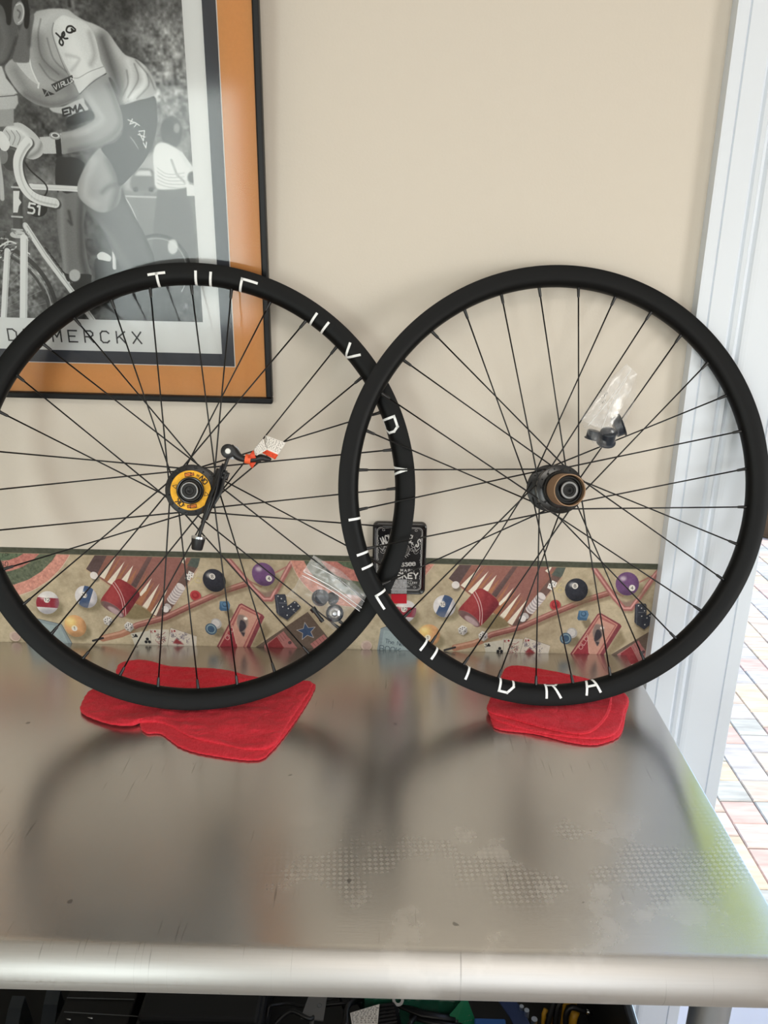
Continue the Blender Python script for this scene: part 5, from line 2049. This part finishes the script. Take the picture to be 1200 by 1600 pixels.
def rrect(w_, h_, r, n=8):
    P = []
    for (cx, cy, a0) in ((w_ / 2 - r, h_ - r, 0), (-w_ / 2 + r, h_ - r, 90), (-w_ / 2 + r, r, 180), (w_ / 2 - r, r, 270)):
        for k in range(n + 1):
            a = math.radians(a0 + 90 * k / n)
            P.append((cx + r * math.cos(a), cy + r * math.sin(a)))
    return P


def ringed(levels, name, mt, par):
    """levels: (inset, y) rings of a rounded rectangle"""
    vs, fs = [], []
    N_ = None
    for ins, y in levels:
        R_ = rrect(tw - 2 * ins, thh - 2 * ins, max(.0085 - ins * .6, .002))
        N_ = len(R_)
        vs += [(x, y, z + ins) for x, z in R_]
    for i in range(len(levels) - 1):
        for k in range(N_):
            fs.append((i * N_ + k, i * N_ + (k + 1) % N_, (i + 1) * N_ + (k + 1) % N_, (i + 1) * N_ + k))
    fs.append(tuple((len(levels) - 1) * N_ + k for k in range(N_)))
    fs.append(tuple(range(N_))[::-1])
    return MB().add(vs, fs).build(name, mt, par, smooth=True, angle=30)


M_tin = mat('glossy_black_tin', srgb(14, 13, 16), .22, spec=.6)
ringed([(0, 0), (0, -.0070), (.0006, -.0084), (.0018, -.0090), (.0034, -.0086), (.0062, -.0068), (.0068, -.0066)], 'tin_body', M_tin, tin)


def draw_label():
    N_ = 9.0
    p = Paint(int(790 * .95), int(1045 * .95), lambda x, y: ((x - 112) * .95, (y - 150) * .95), (15, 13, 16))
    Wt = (205, 203, 200)

    def border(ins, wd):
        P = []
        x0, x1, y0, y1, r = 112 + ins, 902 - ins, 150 + ins * 1.1, 1195 - ins, 60
        for (cx, cy, a0) in ((x1 - r, y0 + r, -90), (x1 - r, y1 - r, 0), (x0 + r, y1 - r, 90), (x0 + r, y0 + r, 180)):
            for k in range(7):
                a = math.radians(a0 + 15 * k)
                P.append((cx + r * math.cos(a), cy + r * math.sin(a)))
        p.line(P, wd, Wt, closed=True)
    border(62, 5)
    border(74, 2.5)
    for side in (-1, 1):
        for k in range(22):
            y = 330 + k * 34
            x = 507 + side * (322 + 7 * math.sin(k * 1.7))
            p.line([(x, y), (x - side * 10, y + 14), (x + side * 2, y + 30)], 4, Wt, 4)
    for cx, cy in ((270, 255), (745, 255), (270, 1085), (745, 1085)):
        p.line([(cx + 24 * math.cos(t_) * (1 - t_ / 14), cy + 14 * math.sin(t_)) for t_ in np.linspace(0, 9, 26)], 3, Wt)
    # arched name
    name = "JACK DANIEL'S"
    for i, ch in enumerate(name):
        u_ = (i - 6) / 6.0
        a = u_ * .56
        cx, cy = 507 + 560 * math.sin(a), 860 - 560 * math.cos(a)
        hh = 88 + 20 * abs(u_)
        wv = 34
        ux = (math.cos(a * 1.05) * wv, math.sin(a * 1.05) * wv)
        uy = (-math.sin(a * .8) * hh, math.cos(a * .8) * hh)
        p.text(ch, (cx - ux[0] / 2, cy - ux[1] / 2), ux, uy, 1, 15 if ch != "'" else 8, Wt)
    for i, ch in enumerate('OLD TIME'):
        a = (i - 3.5) * .105
        p.text(ch, (507 + 400 * math.sin(a) * 1.3 - 10, 790 - 400 * math.cos(a) + 10), (20, 6 * a), (-6 * a, 28), 1, 5, Wt)
    # medallion with scrolls
    for R_, wd in ((118, 5), (104, 2.5), (92, 2.5)):
        p.line([(507 + R_ * 1.25 * math.cos(t_), 535 + R_ * math.sin(t_)) for t_ in np.linspace(0, 6.28, 48)], wd, Wt, closed=True)
    for sd in (-1, 1):
        for (cx, cy, r, w_) in ((250, 500, 44, 5), (200, 470, 34, 5), (238, 560, 40, 4), (180, 530, 30, 4), (262, 470, 26, 4), (222, 520, 52, 3)):
            x = 507 + sd * cx
            p.line([(x + sd * r * math.cos(t_) * (1 - t_ / 9), cy + r * math.sin(t_) * (1 - t_ / 9)) for t_ in np.linspace(0, 6.5, 26)], w_, Wt)
        for k in range(7):
            a = .5 + k * .22
            p.line([(507 + sd * 150 * math.cos(a), 535 + 122 * math.sin(a)), (507 + sd * 178 * math.cos(a), 535 + 146 * math.sin(a))], 6, Wt)
    p.text('No.7', (420, 490), (38, 0), (0, 90), 1.22, 9, Wt)
    p.text('BRAND', (440, 600), (20, 0), (0, 26), 1.35, 4, Wt)
    p.text('Tennessee', (268, 726), (52, -4), (6, 76), 1.02, 11, Wt)
    p.line([(262, 726), (330, 704), (372, 722), (560, 716)], 5, Wt, 4)
    p.text('SOUR MASH', (262, 822), (30, 0), (0, 34), 1.82, 8, Wt)
    p.text('WHISKEY', (232, 876), (60, 0), (0, 80), 1.38, 18, Wt)
    p.text('ESTABLISHED AND BOTTLED', (300, 984), (10, 0), (0, 16), 1.8, 2.6, Wt)
    p.text('TENNESSEE DISTILLERY', (262, 1008), (17, 0), (0, 28), 1.56, 4.4, Wt)
    p.text('DISTILLED AND BOTTLED BY THE', (290, 1048), (9, 0), (0, 14), 1.7, 2.4, Wt)
    p.text('LYNCHBURG TENN', (325, 1068), (15, 0), (0, 22), 1.7, 3.4, Wt)
    return p.image('tin_label_print')


M_lab = mat_print('tin_label', draw_label(), .25, .5)
Rl = rrect(tw - .0128, thh - .0128, .005)
vs = [(x, -.0069, z + .0064) for x, z in Rl]
lo = MB().add(vs, [tuple(range(len(Rl)))[::-1]]).build('printed_label', M_lab, tin, fix=False)
u = lo.data.uv_layers.new(name='UVMap')
for lp in lo.data.loops:
    x, y, z = vs[lp.vertex_index]
    u.data[lp.index].uv = ((x + tw / 2) / tw, z / thh)
# clear tape with a red end
M_tape = baggy('clear_tape_film', 4, tint=(.55, .55, .57), opac=.5)
for l_ in list(M_tape.node_tree.links):
    if l_.to_node.type == 'MIX_SHADER' and l_.to_socket.name in ('Fac', 'Factor'):
        M_tape.node_tree.links.remove(l_)
for n_ in M_tape.node_tree.nodes:
    if n_.type == 'MIX_SHADER':
        n_.inputs[0].default_value = .3
M_red = mat('red_tape', srgb(196, 28, 48), .35)
tp = empty('tape_strip', at_y(623, 925, -.010), label='strip of clear tape with red end holding the bottom of the black tin', cat='tape')
bpy.context.view_layer.update()
tq = lambda x, y, d: at_y(x, y, d)
a = MB()
a.add([tq(611, 927.5, -.0098), tq(635.5, 927.5, -.0098), tq(636, 905, -.0098), tq(618, 905, -.0098), tq(615, 912, -.0098), tq(612.5, 916, -.0098), tq(611, 927.5, -.0100), tq(635.5, 927.5, -.0100), tq(636, 905, -.0100), tq(618, 905, -.0100), tq(615, 912, -.0100), tq(612.5, 916, -.0100)],
      [(0, 1, 2, 3, 4, 5), (11, 10, 9, 8, 7, 6)])
fixpar(a.build('clear_part', M_tape, None, fix=False), tp)
a = MB().add([tq(611.5, 943, -.0012), tq(635.5, 943, -.0012), tq(635.5, 928.3, -.0095), tq(611.5, 928.3, -.0095), tq(611.5, 943, -.0018), tq(635.5, 943, -.0018), tq(635.5, 928.3, -.0101), tq(611.5, 928.3, -.0101)],
             [(0, 1, 2, 3), (7, 6, 5, 4), (0, 4, 5, 1), (1, 5, 6, 2), (2, 6, 7, 3), (3, 7, 4, 0)])
tag(fixpar(a.build('red_end', M_red, None), tp), label='red tape end')

# ================================================================== tool bin and what lies in it, under the table
BX0, BX1, BY0, BY1, BZ = -1.1, .325, -.585, -.05, .44
bin_ = empty('storage_bin', ((BX0 + BX1) / 2, -.32, 0), label='large black open storage bin full of tools under the steel table', cat='bin')
bpy.context.view_layer.update()
for sx_ in (BX0, BX1 - .012):
    fixpar(MB().box((sx_, BY0, 0.02), (sx_ + .012, BY1, .62), bev=.003).build('side_panel', M_dark, None), bin_)
fixpar(MB().box((BX0 + .012, BY0, 0.02), (BX1 - .012, BY0 + .012, .60), bev=.003).build('front_panel', M_dark, None), bin_)
fixpar(MB().box((BX0 + .012, BY1 - .012, 0.02), (BX1 - .012, BY1, .62), bev=.003).build('back_panel', M_dark, None), bin_)
fixpar(MB().box((BX0 + .012, BY0 + .012, BZ - .02), (BX1 - .012, BY1 - .012, BZ)).build('tray', M_dark, None), bin_)
fixpar(MB().tube([(BX1 + .001, BY0 + .01, .612), (BX1 + .001, BY1 - .01, .622)], .0012, 6).build('steel_lip', M_silver, None), bin_)
fixpar(MB().box((BX0 + .02, BY0 + .02, 0), (BX1 - .02, BY1 - .02, .02)).build('base', M_blkpl, None), bin_)


def bz(px, py, z):
    return at_z(px, py, z)


def item(name, pos, label, cat, group=None):
    e = empty(name, pos, label=label, cat=cat, group=group)
    bpy.context.view_layer.update()
    return e


# black tool case with embossed lettering
q0, q1 = bz(221, 1552, .53), bz(413, 1560, .53)
cs = item('tool_case', ((q0.x + q1.x) / 2, q0.y, BZ), 'black plastic tool case with embossed outlined lettering, left under the table', 'case')
fixpar(MB().box((q0.x, q0.y - .13, BZ + .001), (q1.x, q0.y + .14, .515), bev=.006).build('case_body', M_dark, None), cs)
fixpar(MB().box((q0.x + .004, q0.y - .035, .514), (q1.x - .004, q0.y + .13, .528), bev=.005).build('case_lid', M_dark, None), cs)
M_emb = mat('grey_emboss', srgb(96, 98, 100), .4)
em = MB()
e0 = bz(262, 1577, .516)
ex = bz(402, 1580, .516)
wch = (ex.x - e0.x) / 8
hz_ = .013
x = 0
for ch in 'ULTIMATE':
    for st in GLY[ch].split('|'):
        P = [tuple(map(float, q.split(','))) for q in st.split()]
        P = [Vector((e0.x + wch * (x + a * .19), e0.y + .002 - hz_ * b / 6, .5168)) for a, b in P]
        em.tube(P, .00055, 5)
    x += 1
fixpar(em.build('embossed_lettering', M_emb, None), cs)
# trays with pale edges
q0, q1 = bz(102, 1556, .50), bz(212, 1558, .50)
dr = item('parts_tray', ((q0.x + q1.x) / 2, q0.y - .02, BZ), 'black parts tray with thin pale edges beside the black tool case', 'tray')
fixpar(MB().box((q0.x, q0.y - .09, BZ + .001), (q1.x, q0.y + .05, .495), bev=.003).build('tray_body', M_dark, None), dr)
fixpar(MB().tube([(q0.x + .002, q0.y, .4965), (q1.x - .002, q0.y, .4965)], .0007, 6).build('pale_edge', M_emb, None), dr)
a, b = bz(100, 1581, .497), bz(215, 1588, .497)
fixpar(MB().tube([a, b], .0006, 6).build('pale_edge', M_emb, None), dr)
for k, (x, y) in enumerate(((103, 1592), (137, 1590))):
    c_ = bz(x, y, .497)
    fixpar(MB().tube([c_, c_ + Vector((.008, -.002, .001))], .0013, 8).build('screw', M_silver, None, smooth=True), dr)
# two broad dark metal straps
for (x0, y0, x1, y1, wd, nm) in ((29, 1556, 18, 1602, .013, 'dark metal pannier strap at the far left under the table'), (84, 1545, 74, 1602, .014, 'dark metal pannier strap between the far left strap and the parts tray')):
    a, b = bz(x0, y0, .50), bz(x1, y1, .49)
    s_ = item('metal_strap', (a.x, a.y, BZ), nm, 'strap')
    d_ = (b - a).normalized()
    sd = Vector((1, 0, 0)) * wd * .72
    P = [Vector((a.x, a.y + .01, BZ + .002)), a, a.lerp(b, .5) + Vector((0, 0, .004)), b, b + Vector((-.002, -.03, -.02))]
    vs, fs = [], []
    for i, q in enumerate(P):
        vs += [q - sd, q + sd, q + sd - Vector((0, .0, .0022)), q - sd - Vector((0, 0, .0022))]
    for i in range(len(P) - 1):
        for k in range(4):
            fs.append((i * 4 + k, i * 4 + (k + 1) % 4, i * 4 + 4 + (k + 1) % 4, i * 4 + 4 + k))
    fs += [(0, 1, 2, 3), tuple(range(len(vs) - 4, len(vs)))[::-1]]
    fixpar(MB().add(vs, fs).build('strap_band', mat('gunmetal', srgb(84, 90, 96), .35, metal=.8) if 'gunmetal' not in bpy.data.materials else bpy.data.materials['gunmetal'], None), s_)
# grey steel bracket
a, b, c_, d_ = bz(470, 1590, .505), bz(505, 1594, .505), bz(513, 1543, .515), bz(487, 1543, .515)
br = item('steel_bracket', (a.x, a.y, BZ), 'dull grey stamped steel plate leaning among the black cables', 'bracket')
M_dull = mat('dull_steel', srgb(150, 150, 150), .45, metal=.7)
up_ = Vector((0, 0, -.0025))
pl = MB().add([a, b, c_, d_, a + up_, b + up_, c_ + up_, d_ + up_], [(0, 1, 2, 3), (7, 6, 5, 4), (0, 4, 5, 1), (1, 5, 6, 2), (2, 6, 7, 3), (3, 7, 4, 0)])
pl.tube([a.lerp(b, .5) + up_, Vector((a.x + .01, a.y, BZ + .001))], .003, 8)
fixpar(pl.build('plate', M_dull, None), br)
c0_ = bz(499, 1572, .513)
fixpar(MB().tube([c0_ + Vector((math.cos(t_) * .0032, math.sin(t_) * .0032, .0012)) for t_ in np.linspace(0, 6.28, 16)], .0005, 5).build('stamped_mark', M_emb, None), br)
# black cables
rc = random.Random(4)
for k, (P, lab) in enumerate((([(430, 1600), (455, 1580), (486, 1592), (500, 1572), (560, 1566)], 'black cable looping over the grey steel plate'),
                              ([(540, 1600), (545, 1570), (575, 1560), (620, 1580)], 'black cable bent up behind the white paper tag'),
                              ([(640, 1600), (652, 1582), (640, 1566), (600, 1560)], 'black cable curling round the silver ring'),
                              ([(420, 1572), (450, 1568), (478, 1572), (530, 1556)], 'thin black cable running level behind the grey steel plate'))):
    Q = catmull([tuple(bz(x, y, .50 + .012 * math.sin(k + i * 1.3))) for i, (x, y) in enumerate(P)], False, 8)
    Q = [Vector(v) for v in Q]
    e = item('black_cable', (Q[0].x, Q[0].y, BZ), lab, 'cable')
    r_ = (.0032, .0042, .0034, .0022)[k]
    Q = [Q[0] + Vector((-.01, -.02, -(Q[0].z - BZ - r_ - .001)))] + Q + [Q[-1] + Vector((.01, .02, -(Q[-1].z - BZ - r_ - .001)))]
    fixpar(MB().tube(Q, r_, 8).build('sheath', M_blkpl, None, smooth=True), e)
    fixpar(MB().tube([Q[0], Q[0] + (Q[0] - Q[1]).normalized() * .012], r_ * 1.3, 8).build('ferrule', M_silver, None, smooth=True), e)
# folded black hex keys
hk = item('hex_key_set', bz(605, 1588, BZ), 'fan of black hex keys lying between white tag and green bag', 'hex keys')
for k in range(6):
    a, b = bz(582, 1573 + k * 6, .515 - k * .004), bz(615 + k, 1569 + k * 5.5, .520 - k * .004)
    c_ = b + Vector((.006, .0, -.012))
    fixpar(MB().tube([a, b, c_], .0024, 6).build('hex_key', M_blk, None, smooth=True, angle=40), hk)
a = bz(606, 1575, .512)
fixpar(MB().tube([a, Vector((a.x, a.y - .02, BZ + .001))], .006, 10).build('holder', M_blkpl, None, smooth=True, angle=40), hk)
for k, (P, lab) in enumerate((([(618, 1568), (660, 1584), (712, 1592)], 'upper flat black tyre lever sloping down under the green bag'), ([(640, 1588), (680, 1596), (720, 1603)], 'lower flat black tyre lever sloping down under the green card'))):
    Q = [bz(x, y, .507 - .004 * k) for x, y in P]
    e = item('tyre_lever', (Q[0].x, Q[0].y, BZ), lab, 'lever')
    fixpar(MB().tube(Q, [.0050, .0062, .0050], 10, flat=.45).build('lever_body', M_blkpl, None, smooth=True), e)
    fixpar(MB().tube([Q[-1], Vector((Q[-1].x + .008, Q[-1].y, BZ + .002))], [.0045, .003], 8).build('lever_hook', M_blkpl, None, smooth=True), e)
# silver ring
c_ = bz(622, 1562, .520)
rg = item('silver_ring_washer', (c_.x, c_.y, BZ), 'silver ring washer standing above the black hex keys', 'washer')
vw = (CAM - c_).normalized()
qm = Matrix.Translation(c_) @ (-vw).to_track_quat('Y', 'Z').to_matrix().to_4x4()
o = MB().lathe([(.0042, -.001), (.0082, -.001), (.0085, 0), (.0082, .001), (.0042, .001)], 28, qm, closed=True).build('ring', M_dull, None, smooth=True, angle=40)
fixpar(o, rg)
fixpar(MB().tube([c_ + Vector((0, .002, -.008)), Vector((c_.x, c_.y + .004, BZ + .001))], .0028, 8).build('stalk', M_dull, None, smooth=True), rg)
# white printed tag
A, B, C_, D = bz(550, 1602, .50), bz(590, 1602, .50), bz(593, 1569, .525), bz(547, 1583, .52)
wt = item('paper_tag', (A.x, A.y, BZ), 'white printed paper tag standing up among the black cables', 'tag')
tagim = tag_paint(220, 220, 12, False).image('white_tag_print')
o = uv_quad('tag_sheet', [A, B, C_, D], mat_print('white_tag', tagim, .6), None)
sm = o.modifiers.new('thick', 'SOLIDIFY')
sm.thickness = .0005
fixpar(o, wt)
fixpar(MB().tube([A.lerp(B, .5), Vector((A.x + .02, A.y - .03, BZ + .001))], .0012, 6).build('string', M_blkpl, None), wt)
# green plastic bag with streaks
gb_ = item('green_packet', bz(660, 1560, BZ), 'crumpled clear packet of green film under the middle of the table edge', 'packet')
M_gr = mat('dark_green_film', srgb(30, 84, 66), .25, spec=.7, var=(40, .4))
vs, fs = [], []
GX, GY = 26, 10
A, B, C_, D = bz(570, 1562, .515), bz(724, 1566, .520), bz(722, 1536, .53), bz(566, 1536, .525)
for j in range(GY + 1):
    for i in range(GX + 1):
        q = A.lerp(B, i / GX).lerp(D.lerp(C_, i / GX), j / GY)
        q = q + Vector((0, 0, .006 * mnoise.noise(Vector((i * .35, j * .9, 3)))))
        vs.append(q)
for j in range(GY + 1):
    for i in range(GX + 1):
        q = vs[j * (GX + 1) + i]
        vs.append(Vector((q.x, q.y, BZ + .001 + .02)))
nn_ = (GX + 1) * (GY + 1)
for j in range(GY):
    for i in range(GX):
        a = j * (GX + 1) + i
        fs.append((a, a + 1, a + GX + 2, a + GX + 1))
        fs.append((nn_ + a, nn_ + a + GX + 1, nn_ + a + GX + 2, nn_ + a + 1))
for i in range(GX):
    fs.append((i, nn_ + i, nn_ + i + 1, i + 1))
    a = GY * (GX + 1) + i
    fs.append((a, a + 1, nn_ + a + 1, nn_ + a))
for j in range(GY):
    a = j * (GX + 1)
    fs.append((a, a + GX + 1, nn_ + a + GX + 1, nn_ + a))
    a += GX
    fs.append((a, nn_ + a, nn_ + a + GX + 1, a + GX + 1))
fixpar(MB().add(vs, fs).build('packet_film', M_gr, None, smooth=True, angle=60), gb_)
cr_ = MB()
for k in range(9):
    j = rc.uniform(.1, .9)
    i0 = rc.uniform(0, .5)
    a = A.lerp(B, i0).lerp(D.lerp(C_, i0), j) + Vector((0, 0, .0045))
    i1 = i0 + rc.uniform(.15, .5)
    b = A.lerp(B, i1).lerp(D.lerp(C_, i1), min(1, max(0, j + rc.uniform(-.1, .1)))) + Vector((0, 0, .0045))
    cr_.tube([a, a.lerp(b, .5) + Vector((0, .002, .001)), b], .0005, 5)
fixpar(cr_.build('crease', M_seal, None), gb_)
for lg_ in (0,):
    fixpar(MB().box((A.x + .02, A.y + .005, BZ + .001), (B.x - .02, A.y + .03, BZ + .022)).build('packet_contents', M_gr, None), gb_)
# green card
A, B, C_, D = bz(702, 1585, .51), bz(745, 1600, .50), bz(728, 1555, .535), bz(700, 1577, .52)
gc = item('green_card', (A.x, A.y, BZ), 'bright green card corner sticking up beside the blue box', 'card')
M_gc = mat('green_card_stock', srgb(14, 122, 84), .5)
e_ = bz(712, 1602, .50)
o = MB().add([e_, B, C_, A], [(0, 1, 2, 3)]).build('card_sheet', M_gc, None)
sm = o.modifiers.new('thick', 'SOLIDIFY')
sm.thickness = .0012
fixpar(o, gc)
tm = MB()
for k in range(4):
    for i in range(5):
        q = e_.lerp(B, .15 + i * .15).lerp(A.lerp(C_, .15 + i * .15), .15 + k * .2) + Vector((0, -.0008, .0012))
        tm.tube([q, q + Vector((.0025, .0005, .001))], .0004, 5)
fixpar(tm.build('small_print', M_emb, None), gc)
fixpar(MB().tube([e_, Vector((e_.x, e_.y - .03, BZ + .001))], .0015, 6).build('card_foot', M_gc, None), gc)
# blue box, navy strap
a, b = bz(742, 1592, .515), bz(789, 1596, .515)
bb = item('blue_box', ((a.x + b.x) / 2, a.y - .03, BZ), 'blue plastic box at the front beside the green card', 'box')
M_blue = mat('blue_plastic', srgb(40, 92, 160), .4)
fixpar(MB().box((a.x, a.y - .07, BZ + .001), (b.x, a.y, .503), bev=.003).build('box_body', M_blue, None), bb)
fixpar(MB().box((a.x - .001, a.y - .071, .503), (b.x + .001, a.y + .001, .516), bev=.002).build('box_lid', M_blue, None), bb)
M_navy = mat('navy_fabric', srgb(30, 50, 92), .7)
P = [bz(770, 1540, .53), bz(790, 1560, .525), bz(808, 1585, .52), bz(818, 1606, .51)]
ns = item('navy_strap', (P[0].x, P[0].y, BZ), 'dark navy fabric strap slanting down behind the blue box', 'strap')
vs, fs = [], []
sd = Vector((.011, .003, 0))
for q in P + [P[-1] + Vector((0, -.01, -(P[-1].z - BZ - .004)))]:
    vs += [q - sd, q + sd, q + sd - Vector((0, 0, .002)), q - sd - Vector((0, 0, .002))]
for i in range(4):
    for k in range(4):
        fs.append((i * 4 + k, i * 4 + (k + 1) % 4, i * 4 + 4 + (k + 1) % 4, i * 4 + 4 + k))
fs += [(0, 1, 2, 3), tuple(range(16, 20))[::-1]]
fixpar(MB().add(vs, fs).build('strap_band', M_navy, None, smooth=True, angle=40), ns)
fixpar(MB().tube([P[1] - sd, P[1] + sd], .0025, 8).build('strap_loop', M_navy, None), ns)
# driver bits
for (x, y0, L, r_, lab) in ((815, 1573, .075, .0040, 'tallest of the three steel bits standing near the yellow holder'), (823, 1579, .07, .0046, 'middle of the three steel bits standing near the yellow holder'), (835, 1593, .05, .0055, 'shortest of the three steel bits standing near the yellow holder')):
    t_ = bz(x, y0, .525 if y0 < 1590 else .515)
    e = item('driver_bit', (t_.x, t_.y, BZ), lab, 'driver bit')
    fixpar(MB().tube([t_, t_ - Vector((0, 0, .03)), Vector((t_.x, t_.y, BZ + .001))], r_ * .62, 6).build('shank', M_dull, None), e)
    fixpar(MB().tube([t_ + Vector((0, 0, .001)), t_ - Vector((0, 0, .012))], r_ * .8, 10).build('tip', M_steelpipe, None), e)
# yellow tool holder with black tools
M_yel = mat('yellow_plastic', srgb(200, 150, 40), .45, var=(60, .15))
yh = item('yellow_tool_holder', bz(880, 1580, BZ), 'yellow plastic tool holder with black tools at the right end of the bin', 'tool holder')
for (P, r_) in (([(872, 1552), (864, 1582), (858, 1608)], .0030), ([(849, 1606), (850, 1584), (853, 1577)], .0036), ([(878, 1600), (882, 1570), (890, 1560)], .0026), ([(893, 1606), (896, 1590), (900, 1580)], .0062), ([(874, 1554), (885, 1552), (897, 1555)], .0030), ([(884, 1566), (892, 1566), (900, 1570)], .0034)):
    Q = [bz(x, y, .54 - .0008 * (y - 1550)) for x, y in P]
    fixpar(MB().tube(Q, r_, 8).build('yellow_rib', M_yel, None, smooth=True), yh)
a, b = bz(850, 1608, .49), bz(903, 1608, .49)
fixpar(MB().box((a.x, a.y - .05, BZ + .001), (b.x, a.y, .492), bev=.003).build('holder_base', M_yel, None), yh)
for k, (P, lab) in enumerate((([(868, 1600), (872, 1572), (884, 1560), (898, 1562)], 'upper black hook tool bent through the yellow holder'), ([(884, 1604), (885, 1584), (893, 1574), (915, 1580)], 'lower black hook tool bent through the yellow holder'), ([(856, 1600), (862, 1578), (868, 1556)], 'straight black tool at the left of the yellow holder'))):
    Q = [Vector(v) for v in catmull([tuple(bz(x, y, .548 - .0008 * (y - 1550))) for x, y in P], False, 6)]
    e = item('hook_tool', (Q[0].x, Q[0].y, BZ), lab, 'tool')
    fixpar(MB().tube([Vector((Q[0].x, Q[0].y - .01, BZ + .002))] + Q, .0042, 8).build('tool_shaft', M_blkpl, None, smooth=True), e)
    fixpar(MB().tube([Q[-1], Q[-1] + (Q[-1] - Q[-2]).normalized() * .01], .0032, 8).build('tool_tip', M_silver, None, smooth=True), e)
